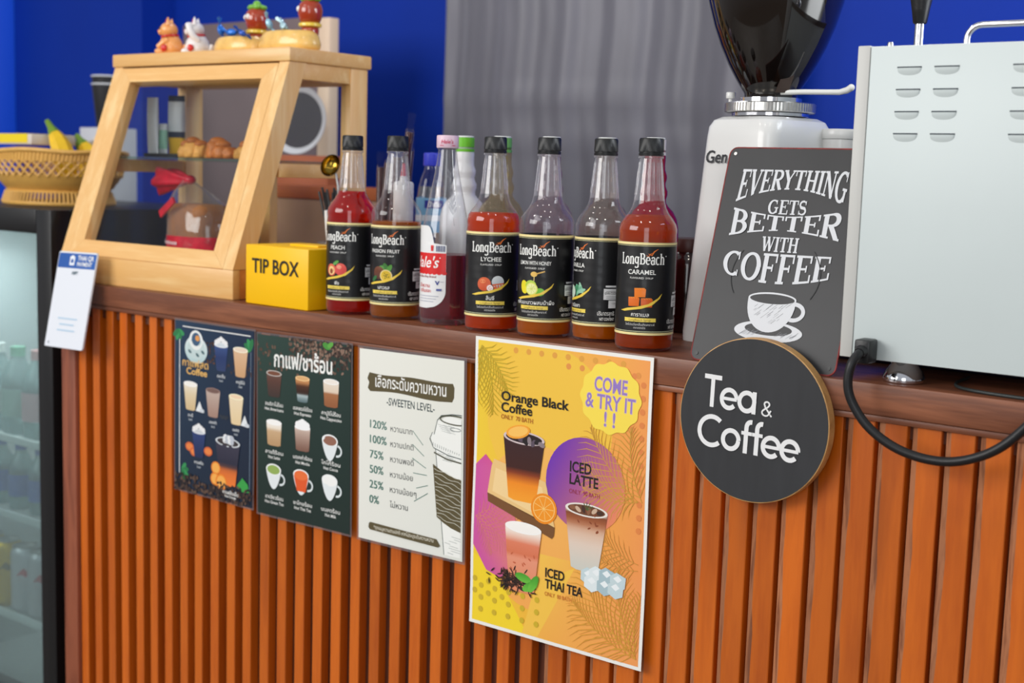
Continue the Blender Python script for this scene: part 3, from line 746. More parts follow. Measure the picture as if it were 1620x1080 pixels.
def orange_poster():
    W, H = .297, .420
    o, f = sheet('drinks_poster', 0, W, H, -.0030, .0029, None, 'large yellow and orange poster of three iced drinks hanging below the syrup bottles', 'poster',
                 bend=lambda a, b: .0012 * math.sin(9 * b + 1.5) * (1 - a) + .001 * math.sin(7 * b) * a + .003 * max(0, b - .85) * 4 * (1 - a), y=-.0045, paper=(240, 238, 232))
    A = Art(f, .00001, .014, (.005, .005, W - .005, H - .005)); A.l = 8; U = lambda a: a * W
    V = lambda b: b * H
    A.grid(.005, .005, W - .005, H - .005, (242, 206, 58), (244, 160, 82), (244, 204, 46), (242, 150, 84), 24, 34)
    A.ell(U(.44), V(.26), U(.36), U(.36), (243, 196, 66), (244, 196, 70), n=40); A.ell(U(.40), V(.62), U(.36), U(.40), (244, 184, 92), (246, 170, 84), n=40)
    A.grid(U(.42), V(.70), W - .005, V(.985), (246, 196, 80), (242, 152, 84), (244, 176, 74), (242, 158, 90))
    A.poly([(.005, V(.75)), (.005, H - .005), (U(.36), H - .005), (U(.16), V(.80))], (246, 214, 44))
    A.poly([(U(.62), V(.72)), (U(.42), V(.985)), (W - .2, H - .005), (U(.40), V(.80))], (246, 196, 76))
    for k in range(9): A.ell(U(.245 + .075 * k), V(.032 + .0 * k), .0042, .0042, (226, 160, 64)); A.ell(U(.55 + .075 * k), V(.062), .0042, .0042, (228, 148, 70)) if k < 6 else None
    for k in range(12): A.ell(U(.955), V(.09 + .042 * k), .0042, .0042, (226, 134, 70)); A.ell(U(.905), V(.065 + .042 * k), .004, .004, (228, 138, 72)) if k < 8 else None
    for k in range(15): A.ell(U(.07 + .085 * (k % 5)), V(.86 + .042 * (k // 5)), .0042, .0042, (206, 176, 44)); A.ell(U(.03 + .085 * (k % 5)), V(.84 + .042 * (k // 5)), .0042, .0042, (206, 176, 44)) if k < 8 else None
    # purple disc and magenta stone
    pc = (U(.66), V(.44)); n = 40
    A.put([pc] + [(pc[0] + U(.22) * math.cos(2 * math.pi * i / n), pc[1] + U(.22) * math.sin(2 * math.pi * i / n)) for i in range(n)], [(0, 1 + i, 1 + (i + 1) % n) for i in range(n)],
          [(176, 92, 140)] + [tuple(int(a + (b - a) * (.5 + .5 * math.cos(2 * math.pi * i / n - .5))) for a, b in zip((112, 52, 176), (240, 140, 96))) for i in range(n)])
    A.put([(.005, V(.44)), (U(.075), V(.40)), (U(.17), V(.46)), (U(.27), V(.60)), (U(.27), V(.74)), (U(.2), V(.82)), (U(.1), V(.80)), (.005, V(.72))], [list(range(8))], [(206, 84, 160), (210, 78, 150), (214, 96, 150), (222, 120, 130), (226, 130, 120), (216, 96, 150), (206, 88, 164), (206, 84, 160)])
    OL = (196, 168, 40)
    for an, L in ((60, .10), (35, .085), (85, .09), (110, .07)): A.frond(.012, .012, an, L, OL, 13, 1, .0010)
    for an, L in ((-150, .12), (-175, .10), (165, .09)): A.frond(U(.95), V(.46), an, L, (206, 154, 60), 13, 1, .0008)
    A.frond(U(.97), V(.46), -120, .10, (206, 160, 62), 13, 1, .0008); A.frond(U(.96), V(.66), -170, .085, (208, 150, 66), 12, 1, .0008); A.frond(U(.96), V(.68), 170, .08, (208, 150, 66), 12, 1, .0008)
    for an, L in ((-150, .14), (-170, .12), (-125, .12), (-105, .09)): A.frond(U(.97), V(.965), an, L, (214, 156, 58), 15, 1, .0009)
    for an, L in ((-10, .09), (-35, .08), (15, .08), (40, .06)): A.frond(.008, V(.62), an, L, (216, 120, 122), 12, 1, .0008)
    BK = (28, 22, 20)
    A.text('Orange Black', U(.165), V(.205), .0190, BK, .022, 'L', w=U(.395)); A.text('Coffee', U(.165), V(.243), .0190, BK, .022, 'L', w=U(.185)); A.text('ONLY  70 BATH', U(.165), V(.268), .0092, (170, 92, 30), .004, 'L', w=U(.19))
    A.text('ICED', U(.575), V(.402), .0205, BK, .024, 'L', w=U(.12)); A.text('LATTE', U(.575), V(.443), .0205, BK, .024, 'L', w=U(.16)); A.text('ONLY  90 BATH', U(.575), V(.474), .0088, (150, 44, 60), .004, 'L', w=U(.17))
    A.text('ICED', U(.455), V(.772), .0185, BK, .024, 'L', w=U(.11)); A.text('THAI TEA', U(.455), V(.810), .0185, BK, .024, 'L', w=U(.215)); A.text('ONLY  80 BATH', U(.455), V(.836), .0082, (196, 112, 40), .004, 'L', w=U(.155))
    A.ell(U(.785), V(.145), .0475, .0475, (250, 222, 82), n=96, fun=lambda a: 1 + .035 * math.cos(12 * a))
    VI = (150, 122, 196)
    for t, v, w in (('COME', .127, .175), ('& TRY IT', .182, .265), ('! !', .236, .06)):
        A.text(t, U(.785), V(v), .0275, (214, 190, 176), .045, 'C', w=U(w * 1.03), rot=1); A.text(t, U(.785), V(v), .0275, VI, .012, 'C', w=U(w), rot=1)
    # orange black coffee on its board
    A.poly([(U(.115), V(.435)), (U(.13), V(.41)), (U(.44), V(.455)), (U(.50), V(.60)), (U(.49), V(.618)), (U(.10), V(.545)), (U(.095), V(.53))], (236, 196, 130)); A.poly([(U(.095), V(.53)), (U(.49), V(.605)), (U(.50), V(.60)), (U(.497), V(.63)), (U(.485), V(.64)), (U(.10), V(.56))], (120, 78, 40))
    A.poly([(U(.14), V(.44)), (U(.42), V(.475)), (U(.465), V(.583)), (U(.125), V(.522))], (244, 210, 150))
    A.cup(U(.305), V(.322), V(.53), U(.245), U(.165), [(0, (90, 50, 50)), (.08, (56, 28, 30)), (.50, (62, 24, 18)), (.6, (150, 62, 22)), (.72, (240, 138, 24)), (1, (248, 160, 40))], (40, 24, 26), rim=(214, 196, 196))
    for k in range(6): A.ell(U(.29 + .024 * k), V(.328 + .006 * (k % 2)), .006, .0035, ((92, 78, 92), (30, 22, 26), (140, 126, 132))[k % 3], rot=k * 40)
    A.ell(U(.27), V(.304), .0215, .0095, (246, 164, 50), rot=-14); A.ell(U(.27), V(.303), .018, .0072, (252, 196, 96), rot=-14)
    A.ell(U(.435), V(.545), .0225, .0215, (240, 140, 20)); A.ell(U(.435), V(.545), .0190, .0182, (252, 202, 120)); A.ell(U(.435), V(.545), .0176, .0168, (244, 150, 32))
    for k in range(9): a = 2 * math.pi * k / 9; A.line([(U(.435), V(.545)), (U(.435) + .017 * math.cos(a), V(.545) + .016 * math.sin(a))], .0008, (252, 206, 120))
    # iced latte with ice cubes
    A.cup(U(.675), V(.520), V(.715), U(.235), U(.15), [(0, (226, 206, 190)), (.04, (120, 62, 34)), (.2, (170, 96, 58)), (.36, (222, 184, 158)), (.6, (226, 206, 190)), (1, (206, 206, 196))], (110, 66, 42), rim=(236, 230, 222))
    g = random.Random(4)
    for k in range(14): A.ell(U(g.uniform(.60, .75)), V(g.uniform(.515, .60)), .0028, .0012, (140, 70, 40), rot=g.uniform(0, 180), n=8)
    for k in range(6): A.ell(U(.60 + .03 * k), V(.518 + .003 * (k % 2)), .0055, .003, ((140, 92, 64), (206, 176, 150), (70, 44, 34))[k % 3], rot=k * 35)
    for a in (-70, -95, -120, -40): A.line([(U(.68), V(.520)), (U(.68) + .012 * math.cos(R(a)), V(.520) + .011 * math.sin(R(a)))], .0011, (70, 96, 50))
    for k, (a, b) in enumerate(((.70, .735), (.745, .725), (.80, .722), (.86, .73), (.72, .755), (.79, .757), (.85, .758))):
        q = .0125; A.poly([(U(a) - q, V(b) - q * .5), (U(a) - q * .2, V(b) - q), (U(a) + q, V(b) - q * .6), (U(a) + q * .9, V(b) + q * .6), (U(a), V(b) + q), (U(a) - q, V(b) + q * .5)], ((198, 216, 220), (224, 234, 236), (170, 194, 202))[k % 3]); A.poly([(U(a) - q * .6, V(b) - q * .3), (U(a), V(b) - q * .7), (U(a) + q * .5, V(b) - q * .3), (U(a), V(b) + q * .1)], (238, 244, 246))
    # iced thai tea on tea leaves
    A.cup(U(.32), V(.625), V(.84), U(.215), U(.15), [(0, (246, 236, 226)), (.14, (240, 216, 200)), (.22, (226, 130, 98)), (.45, (216, 116, 80)), (.5, (232, 150, 120)), (1, (228, 140, 100))], (250, 246, 240), rim=(250, 248, 244))
    for k in range(16): A.ell(U(g.uniform(.25, .39)), V(g.uniform(.69, .82)), .0028, .0012, (196, 96, 62), rot=g.uniform(0, 180), n=8)
    A.l += 6; b = A.l
    for k in range(150):
        a = g.gauss(.26, .055); A.ell(U(a), V(.812 + g.gauss(0, .016) + .05 * (a - .2)), .0048, .0011, ((44, 26, 20), (70, 42, 30), (26, 18, 16))[k % 3], rot=g.uniform(0, 180), n=8, l=b - k % 5)
    for a, b_, r_ in ((.33, .795, 10), (.37, .82, -28), (.39, .808, -60)): A.ell(U(a), V(b_), .0145, .0062, (70, 158, 44), (110, 192, 66), rot=r_)
    A.build('print', M_PRINT, o, color=True, smooth=0, fix=False)


coffee_menu(); hot_menu(); sweet_sheet(); orange_poster()

# hanging payment card: white board with a blue head; it leans to the left
t = thing('payment_card', 'white payment card with a blue head, hanging off the left end of the counter', 'card', (-.9560, -.0085, CT + .0585), 0)
ca, cr = math.atan2(.038, .176), R(1.2)
CM = Matrix(((math.cos(cr), math.sin(cr), 0, 0), (0, -math.sin(ca), -math.cos(ca), 0), (math.sin(cr), -math.cos(ca), math.sin(ca), 0), (0, 0, 0, 1)))   # across, down the card, outward
f = lambda a, b, h: CM @ Vector((a, b, .0015 + h))
def rounded(w, h, q, n=5):
    p = []
    for cx, cy, a0 in ((w / 2 - q, h - q, 0), (-w / 2 + q, h - q, 90), (-w / 2 + q, q, 180), (w / 2 - q, q, 270)):
        p += [(cx + q * math.cos(R(a0 + 90 * i / n)), cy + q * math.sin(R(a0 + 90 * i / n))) for i in range(n + 1)]
    return p
MB().prism(rounded(.120, .180, .004), -.0015, .0015, 'z', 0, CM).build('board', mat('white card plastic', (226, 230, 238), .3, coat=.4), t)
A = Art(f, .00008); A.grid(-.0590, .001, .0590, .179, (226, 230, 238)); A.grid(-.0585, .003, .0585, .031, (30, 84, 164), (34, 92, 174)); A.text('THAI QR', .002, .0155, .0125, WHT, .02, 'L'); A.text('PAYMENT', .002, .0262, .0105, WHT, .02, 'L')
A.grid(-.022, .009, -.007, .0255, (236, 240, 246)); A.ell(-.0145, .0125, .006, .006, (236, 240, 246)); A.ell(-.0145, .0175, .0042, .0042, (30, 84, 164))
A.text('ABPT', 0, .0425, .0085, (64, 96, 110), .02, 'C')
for k, w in enumerate((.06, .045, .055)): A.grid(-w / 2, .124 + .011 * k, w / 2, .1265 + .011 * k, (176, 204, 226))
A.ell(-.048, .172, .002, .002, (120, 130, 140))
A.build('lettering', M_PRINT, t, color=True, smooth=0, fix=False)

# ------------------------------------------------------------------ pine pastry case
cx, cy, cw, cb, cH, cs, cd, ct = -1.048, .0135, .491, .0504, .4083, .1259, .3211, .0243
case = thing('pastry_case', 'sloping-front pine and glass pastry case at the left end of the counter', 'display case', (cx, cy, CT + .0004), .0134)
for y0 in (0, .305): MB().box((0, y0, 0), (cw, y0 + .016, cb), bev=.0015).build('base_board', M_PINE, case)
for x0 in (0, cw - .018): MB().box((x0, .0162, 0), (x0 + .018, .3048, cb), bev=.0015).build('base_side', M_PINEO, case)
MB().box((.018, .016, .028), (cw - .018, .305, .036)).build('floor_board', M_PINEO, case)
MB().box((-.004, cs - .004, cH), (cw + .004, cd + .006, cH + ct), bev=.003).build('top_board', M_PINE, case)
L_ = math.hypot(cs, cH - cb); n_ = Vector((0, -(cH - cb), cs)) / L_
SL = Matrix(((1, 0, 0, 0), (0, cs / L_, n_.y, 0), (0, (cH - cb) / L_, n_.z, cb), (0, 0, 0, 1)))   # local (across, up the slope, outward)
SL = Matrix(((1, 0, 0, 0), (0, cs / L_, n_.y, 0), (0, (cH - cb) / L_, n_.z, cb + .001), (0, 0, 0, 1)))
fw = .036
def mitre(p, b): MB().prism(p, -.024, 0, 'z', 0, SL).build(*b, case)
ix0, ix1 = .026, cw - .026
mitre([(ix0, 0), (ix0 + .034, .030), (ix0 + .034, L_ - .032), (ix0, L_ - .004)], ('door_stile', M_PINEV)); mitre([(ix1, 0), (ix1 - .034, .030), (ix1 - .034, L_ - .032), (ix1, L_ - .004)], ('door_stile', M_PINEV))
mitre([(ix0 + .0004, 0), (ix0 + .0344, .030), (ix1 - .0344, .030), (ix1 - .0004, 0)], ('door_rail', M_PINE)); mitre([(ix0 + .0004, L_ - .004), (ix0 + .0344, L_ - .032), (ix1 - .0344, L_ - .032), (ix1 - .0004, L_ - .004)], ('door_rail', M_PINE))
MB().box((ix0 + .033, .028, -.016), (ix1 - .033, L_ - .03, -.013), mat=SL).build('front_glass', M_GLASS, case)
for side in (0, 1):
    x0, x1 = ((0, .0255), (cw - .0255, cw))[side]
    mb = MB(); D = .040
    k = cs / (cH - cb)
    mb.prism([(0 - .0, cb + .0005), (D, cb + .0005), (D + cs - .0, cH - .0005), (cs, cH - .0005)], x0, x1, 'x')
    mb.build('front_post', M_PINEV, case)
    MB().box((x0, cd - .044, cb + .0005), (x1, cd, cH - .0005), bev=.002).build('back_post', M_PINEV, case)
    MB().box((x0 + .002, cs + D - .012, cH - .029), (x1 - .002, cd - .044, cH - .0005), bev=.001).build('side_rail', M_PINE, case)
    zz = .232
    MB().box((x0 + .004, .106 + .0, zz - .024), (x1 - .004, cd - .044, zz), bev=.001).build('shelf_rail', M_PINE, case)
    xg = (x0 + x1) / 2
    MB().prism([(D + .004, cb + .001), (cd - .046, cb + .001), (cd - .046, cH - .03), (cs + D - .01, cH - .03)], xg - .0015, xg + .0015, 'x').build('side_glass', M_GLASS, case)
MB().box((.0265, cd - .03, cH - .03), (cw - .0265, cd - .005, cH - .0005), bev=.001).build('back_rail', M_PINE, case)
MB().box((cw / 2 - .014, cd - .028, cb), (cw / 2 + .014, cd - .008, cH - .03), bev=.001).build('back_post', M_PINEV, case)
MB().box((.0265, .10, .2325), (cw - .0265, cd - .046, .2375), bev=.001).build('glass_shelf', clear('green edged shelf glass', (214, 232, 224), .03, .03, .10, (190, 206, 196)), case)
ZS = .2382


def inside(x, y, z): c, s = math.cos(.0134), math.sin(.0134); return (cx + c * x - s * y, cy + s * x + c * y, CT + .0004 + z)


def lumpy(mb, c, rx, ry, rz, seed, amp=.14, m=0, flat=True):
    """a baked lump: noisy ball with a flat bottom"""
    from mathutils import noise
    k = len(mb.v); mb.ball((0, 0, 0), rx, ry, rz, m, 28, 18)
    for i in range(k, len(mb.v)):
        v = mb.v[i]; q = 1 + amp * noise.noise(Vector((v.x / rx, v.y / ry, v.z / rz)) * 1.9 + Vector((seed, seed * 2, 0)))
        w = v * q; w.z = max(w.z, -rz * .55) if flat else w.z
        mb.v[i] = w + Vector(c) + Vector((0, 0, rz * .55 if flat else 0))


M_CRUST = mat('golden crust', (222, 158, 76), .55, noise=.35, nscale=22, bump=.5, bscale=120, sss=.0)
M_CRUST2 = mat('browned crust', (186, 106, 42), .5, noise=.4, nscale=24, bump=.5, bscale=120)
for k, (px, py, lab) in enumerate(((.205, .150, 'pale golden croissant on the glass shelf, left one of three'), (.275, .15, 'browned croissant in the middle of the glass shelf'), (.362, .16, 'golden croissant on the shelf beside the right case post'))):
    p = thing('croissant', lab, 'pastry', inside(px, py, ZS), (.2, -.3, .5)[k], 'croissants on the glass shelf')
    mb = MB()
    for j in range(5):
        a = (j - 2) * .42; lumpy(mb, (.036 * math.sin(a * 1.1), .016 * (1 - math.cos(a)) * 2.2, 0), .017 - .0018 * abs(j - 2), .022 - .003 * abs(j - 2), .023 - .0045 * abs(j - 2), k * 7 + j, .2)
    mb.build('crumb', (M_CRUST, M_CRUST2, M_CRUST)[k], p, smooth=80)
    mb = MB()
    for j in (1, 2, 3): a = (j - 2) * .42; mb.ball((.036 * math.sin(a * 1.1), .016 * (1 - math.cos(a)) * 2.2, .031 - .006 * abs(j - 2)), .0115, .016, .0085)
    mb.build('browned_ridge', M_CRUST2, p, smooth=80)

# black tray with pouches at the back of the shelf
t = tag(MB().box((-.052, -.034, 0), (.052, .034, .003), bev=.001).box((-.052, -.034, .003), (.052, -.031, .007)).box((-.052, .031, .003), (.052, .034, .007)).box((-.052, -.031, .003), (-.049, .031, .007)).box((.049, -.031, .003), (.052, .031, .007)).build('tray', M_MATTBLACK, loc=inside(.080, .204, ZS)), 'shallow black tray at the left end of the glass shelf', 'tray')


def pouch(name, label, x, y, z, w, h, dep, body, bands, rz=0):
    o = thing(name, label, 'pouch', inside(x, y, z), rz, 'pouches on the glass shelf')
    vs = []; n = 10; fs = []
    for j in range(n + 1):
        q = j / n; th = dep * math.sin(math.pi * min(1, .12 + .88 * (1 - q))) * .5 + .0012
        for i in range(13):
            a = 2 * math.pi * i / 12; ww = w / 2 * (1 - .06 * math.sin(q * 3)); c, s = math.cos(a), math.sin(a)
            vs.append((ww * (abs(c) ** .5) * (1 if c > 0 else -1), th * (abs(s) ** .8) * (1 if s > 0 else -1), h * q))
    for j in range(n):
        for i in range(12): fs.append((j * 13 + i, j * 13 + i + 1, (j + 1) * 13 + i + 1, (j + 1) * 13 + i))
    mb = MB().add(vs, fs); mb.f += [[i for i in range(12)][::-1]]; mb.m += [0]
    me = mb.build('bag', [body] + [b[2] for b in bands], o, smooth=60)
    for p in me.data.polygons:
        zc = sum(me.data.vertices[i].co.z for i in p.vertices) / len(p.vertices) / h
        for k, b in enumerate(bands):
            if b[0] <= zc <= b[1]: p.material_index = k + 1
    return o


M_PWHITE = mat('white foil pouch', (214, 218, 222), .35); M_PYEL = mat('yellow pouch print', (232, 180, 40), .4); M_PGRN = mat('pale green pouch print', (150, 200, 176), .4); M_PNAVY = mat('navy pouch print', (40, 46, 72), .4)
pouch('pouch', 'tall white and navy pouch with a yellow foot on the black tray', .066, .222, ZS + .0036, .036, .118, .020, M_PWHITE, [(0, .33, M_PYEL), (.33, .44, M_PNAVY), (.9, 1, M_PNAVY)], .4)
pouch('pouch', 'small pale green pouch between the plain white and the tall yellow-footed pouch', .0465, .199, ZS + .0036, .030, .062, .014, M_PWHITE, [(.2, .8, M_PGRN)], .3)
pouch('pouch', 'plain white pouch in front of the others on the black tray', .0455, .180, ZS + .0036, .026, .112, .012, M_PWHITE, [], .2)

# bread loaf in a clear bag with a red knotted top
b = thing('bread_bag', 'bread loaf in a clear bag with a red foot and a red knotted top', 'bread', inside(.222, .150, .0365), -.12)
mb = MB().box((-.062, -.040, .003), (.062, .040, .116), bev=.020, seg=5); mb.build('loaf', mat('brown loaf', (168, 104, 54), .6, noise=.25, nscale=20, bump=.3, bscale=80), b, smooth=80)
prof = [(.058, 0), (.0635, .006), (.064, .05), (.063, .09), (.056, .115), (.036, .138), (.018, .152), (.010, .160)]


def crumple(mb, amp, f, seed=0):
    from mathutils import noise
    for i, v in enumerate(mb.v):
        q = noise.noise(v * f + Vector((seed, 0, 0))); v.x *= 1 + amp * q; v.y *= 1 + amp * q
        if v.z > .1: v.x -= (v.z - .1) * .55
    return mb


mb = MB().lathe(prof[1:], 48, sy=.82, cap0=False, cap1=False); crumple(mb, .07, 60).scalex(1.22).build('clear_bag', M_BAG, b, smooth=80)
M_RED = mat('red bag print', (206, 22, 52), .3, noise=.2, nscale=60, coat=.4)
mb = MB().lathe([(.058, 0), (.0645, .004), (.0652, .022), (.0652, .040), (.0648, .056)], 48, sy=.82, cap1=False); crumple(mb, .05, 60).scalex(1.22)
band = mb.build('red_foot_print', M_RED, b, smooth=80)
A = Art(lambda u, v, h: (1.22 * (.0662 + h) * math.sin(u / .066), -(.0662 + h) * .82 * math.cos(u / .066) - .001, .044 - v), .0002)
A.text('Farmhouse', -.04, .004, .011, (246, 226, 230), .02, 'L'); A.build('print', M_PRINT, band, color=True, smooth=0, fix=False)
mb = MB().ball((-.032, 0, .160), .011, .011, .009); mb.build('knot', M_RED, b, smooth=80)
mb = MB(); vs = []; fs = []
for j in range(9):
    q = j / 8
    for i in range(24):
        a = 2 * math.pi * i / 24; rr = (.006 + .019 * q ** .8) * (1 + .22 * math.sin(5 * a + j * .5))
        vs.append((-.038 - .098 * q, rr * math.cos(a) * .8, .160 + .006 * q + rr * math.sin(a) - .010 * q * q))
for j in range(8):
    for i in range(24): fs.append((j * 24 + i, j * 24 + (i + 1) % 24, (j + 1) * 24 + (i + 1) % 24, (j + 1) * 24 + i))
mb.add(vs, fs).build('red_bag_top', M_RED, b, smooth=80)
mb = MB().prism([(-.052, .100), (-.004, .128), (.004, .118), (-.046, .088)], -.056, -.052); mb.build('red_tag', M_RED, b)
tag(MB().box((-.022, -.006, 0), (.022, .006, .004), bev=.002).build('paper_tag', mat('white paper', (226, 222, 216), .6), loc=inside(.135, .060, .0364), rz=-.25), 'small white paper tag lying on the case floor behind the glass', 'tag')

# cats and figurines on the case
ZTOP = cH + ct


def cat(label, x, y, col, wave, name='cat_figurine'):
    o = thing(name, label, 'figurine', inside(x, y, ZTOP + .0002), R(-52), 'lucky cat figurines on the pastry case')
    g = lambda n, c, rough=.25: mat(n, c, rough, coat=.6)
    body = g('glazed cat', col); red = g('red enamel', (206, 30, 24)); 
    mb = MB().lathe([(.017, 0), (.0225, .004), (.024, .014), (.021, .026), (.016, .034), (.012, .038)], 28, sx=.92)
    mb.ball((0, -.004, .047), .0185, .017, .0155)
    mb.ball((0, -.019, .0435), .0085, .006, .0065)
    for s in (-1, 1):
        mb.lathe([(.0075, 0), (.0055, .007), (.0015, .0135)], 12, mat=Matrix.Translation((s * .0115, -.002, .057)) @ Matrix.Rotation(s * .3, 4, 'Y') @ Matrix.Diagonal((1, .6, 1, 1)))
        mb.ball((s * .013, -.0165, .006), .0095, .012, .0065)
    mb.tube([(.016, .006, .026), (.0215, -.004, .034), (.021, -.010, .046), (.0165, -.013, .056)] if wave else [(.016, -.002, .028), (.018, -.012, .02), (.013, -.02, .014)], [.0062, .0064, .006, .0066] if wave else [.006, .006, .0062], 12)
    mb.tube([(-.016, -.002, .028), (-.018, -.012, .02), (-.013, -.02, .014)], [.006, .006, .0062], 12)
    mb.tube([(0, .02, .006), (.004, .027, .012), (.004, .029, .02)], .0045, 10)
    mb.build('body', body, o, smooth=80)
    MB().tube([(.0165 * math.cos(R(a)), -.002 + .0155 * math.sin(R(a)), .0355 + .002 * math.sin(R(a))) for a in range(0, 360, 15)], .0021, 8, closed=True).build('collar', red, o, smooth=80)
    for s in (-1, 1):
        MB().lathe([(.004, 0), (.0012, .0075)], 10, mat=Matrix.Translation((s * .0116, -.0058, .0595)) @ Matrix.Rotation(s * .3, 4, 'Y') @ Matrix.Diagonal((1, .35, 1, 1))).build('inner_ear', red, o, smooth=80)
        MB().ball((s * .007, -.0205, .0505), .0022, .0012, .0026).build('eye', M_BLACK, o, smooth=80)
    MB().ball((.0225, -.008, .012), .004, .0062, .0068).build('red_emblem', red, o, smooth=80)
    MB().ball((0, -.0245, .0455), .0017).build('nose', red, o, smooth=80)


cat('orange lucky cat figurine, leftmost on top of the pastry case', .112, .172, (238, 164, 92), False)
cat('white lucky cat figurine with a raised paw beside the orange cat', .168, .190, (232, 230, 230), True)


def tub(label, x, y, w, d, h, hx, hy, hh, look):
    o = thing('candy_tub_figurine', label, 'figurine', inside(x, y, ZTOP + .0002), .02, 'candy tub figurines on the pastry case')
    tan = mat('straw yellow glaze', (232, 188, 104), .3, coat=.5, noise=.12, nscale=60, bump=.4, bscale=150)
    mb = MB().lathe([(.9, 0), (1.0, .12), (1.02, .35), (.95, .72), (.86, .95), (.80, 1.0), (.72, .96), (.70, .6), (.6, .55)], 44, mat=Matrix.Diagonal((w / 2, d / 2, h, 1)))
    for v in mb.v: v.x *= 1 + .012 * math.sin(v.z * 900)
    mb.build('tub', tan, o, smooth=60)
    hk = 1.15
    br = mat('red brown glaze', (164, 54, 20), .16, coat=.8); ye = mat('yellow glaze', (240, 206, 72), .3, coat=.5); gr = mat('leaf green glaze', (110, 176, 50), .35, coat=.5)
    T = Matrix.Translation((hx, hy, 0))
    MB().lathe([(.014, h * .55), (.0155, h * .9), (.016, h + .004), (.014, h + .006)], 24, mat=T).build('body', br, o, smooth=80)
    MB().lathe([(.0165, h + .006), (.0205, h + .008), (.0205, h + .0125), (.0165, h + .0145)], 28, mat=T).build('collar', ye, o, smooth=60)
    c = h + .0145 + hh * .42
    mb = MB().lathe([(.0165, h + .014), (.0195, h + .020), (.0215, c - .004), (.0225, c + .004), (.0200, c + .014), (.0140, c + .0215), (.005, c + .0245), (.0001, c + .025)], 30, mat=T); hd = mb.build('head', br, o, smooth=80)
    for s in (-1, 1):
        a = look + s * .45; MB().ball((hx + .0205 * math.sin(a), hy - .0205 * math.cos(a), c + .006), .0045, .0045, .0055).build('eye', mat('white glaze', (236, 234, 228), .2, coat=.6), hd, smooth=80)
    mb = MB()
    for k in range(7): a = k * 2 * math.pi / 7; mb.ball((hx + .011 * math.cos(a), hy + .011 * math.sin(a), c + .024), .0095, .006, .005, mat=None)
    mb.ball((hx, hy, c + .029), .008, .008, .008); mb.build('leaf_crown', gr, o, smooth=80)
    MB().ball((hx - .0215 * math.cos(look), hy - .006, c + .002), .004, .003, .006).build('ear', ye, o, smooth=80)
    return o


tub('shorter straw-yellow candy tub with a brown nut-headed figure, holding blue sweets', .278, .200, .124, .066, .030, .030, .014, .038, -.5)
tub('wider straw-yellow candy tub at the right end of the case top', .415, .196, .142, .070, .035, .046, .006, .040, -1.0)


def candy(label, x, y, z, col, L, rz, tilt, mt=None):
    o = thing('wrapped_candy', label, 'candy', inside(x, y, ZTOP + z), rz, 'wrapped candies in the tubs')
    T = Matrix.Rotation(tilt, 4, 'Y')
    mb = MB().ball((0, 0, 0), L * .5, L * .3, L * .3, mat=T); mt = mt or mat('foil wrapper', col, .22, .3, coat=.5, noise=.2, nscale=120); mb.build('sweet', mt, o, smooth=80)
    for s in (-1, 1):
        mb = MB(); n = 12
        vs = [(s * L * .42, 0, 0)] + [(s * L * (.95 + .1 * (i % 2)), L * .42 * math.cos(math.pi * i / n), L * .1 * math.sin(i * 2.4) + L * .3 * math.sin(math.pi * i / n - .6)) for i in range(n + 1)]
        mb.add(vs, [(0, i, i + 1) for i in range(1, n + 1)], mat=T); w = mb.build('twist', mt, o, smooth=0); md = w.modifiers.new('t', 'SOLIDIFY'); md.thickness = .0006


BL = (26, 112, 214)
candy('blue foil sweet standing on end at the left of the shorter tub', .240, .186, .044, BL, .022, .3, 1.3)
candy('blue foil sweet lying in the middle of the shorter tub', .272, .184, .038, BL, .024, .1, .1)
candy('dark blue foil sweet hanging over the right rim of the shorter tub', .315, .172, .034, (16, 74, 170), .018, .2, .5)
candy('pale blue striped sweet standing at the left of the wider tub', .372, .186, .050, (158, 206, 226), .020, .5, 1.1)
candy('pale clear-wrapped sweet lying in the middle of the wider tub', .412, .184, .044, (172, 204, 212), .022, -.4, .5)

# ------------------------------------------------------------------ tip box
t = thing('tip_box', 'yellow tip box between the pastry case and the syrup bottles', 'tip box', (-.434, .0065, CT + .0004), -.045)
mb = MB().box((-.0790, 0, 0), (.0790, .118, .098), bev=.0025)
mb.build('box', M_YELLOW, t)
mb = MB().box((-.02, .045, .0975), (.05, .085, .101), bev=.001); mb.build('lid_insert', M_YELLOW, t)
A = Art(lambda u, v, h: (u, -.0006 - h, -v), .0002); A.text('TIP BOX', -.002, -.053, .0335, (34, 30, 22), .016, 'C', w=.118); A.build('lettering', mat('tip box lettering', (34, 30, 22), .5), t, smooth=0, fix=False)

# ------------------------------------------------------------------ syrup bottles
RB = .0385
BOT = [(.0001, .004), (.020, .0035), (.030, 0), (.0345, .0008), (.0375, .005), (RB, .012), (.0380, .018), (RB, .022), (RB, .146), (.0380, .152), (RB, .157), (.0384, .160), (.0368, .1665), (.0325, .1735), (.0272, .180), (.0228, .188), (.0204, .197), (.0190, .207), (.0176, .222), (.0160, .238), (.0148, .250), (.0146, .2515), (.0166, .2522), (.0166, .2548), (.0138, .2555), (.0136, .268)]
CAPP = [(.0164, .2555), (.0166, .2585), (.0158, .2590), (.0158, .2600), (.0163, .2605), (.0160, .2765), (.0150, .2783), (.0001, .2785)]


def ribbed(prof, seg, amp, z0, z1):
    mb = MB().lathe(prof, seg, cap0=True, cap1=False)
    for v in mb.v:
        if z0 < v.z < z1:
            a = math.atan2(v.x, -v.y); q = 1 + amp * (1 if int(round(a / (2 * math.pi) * seg)) % 2 else -1); v.x *= q; v.y *= q
    return mb


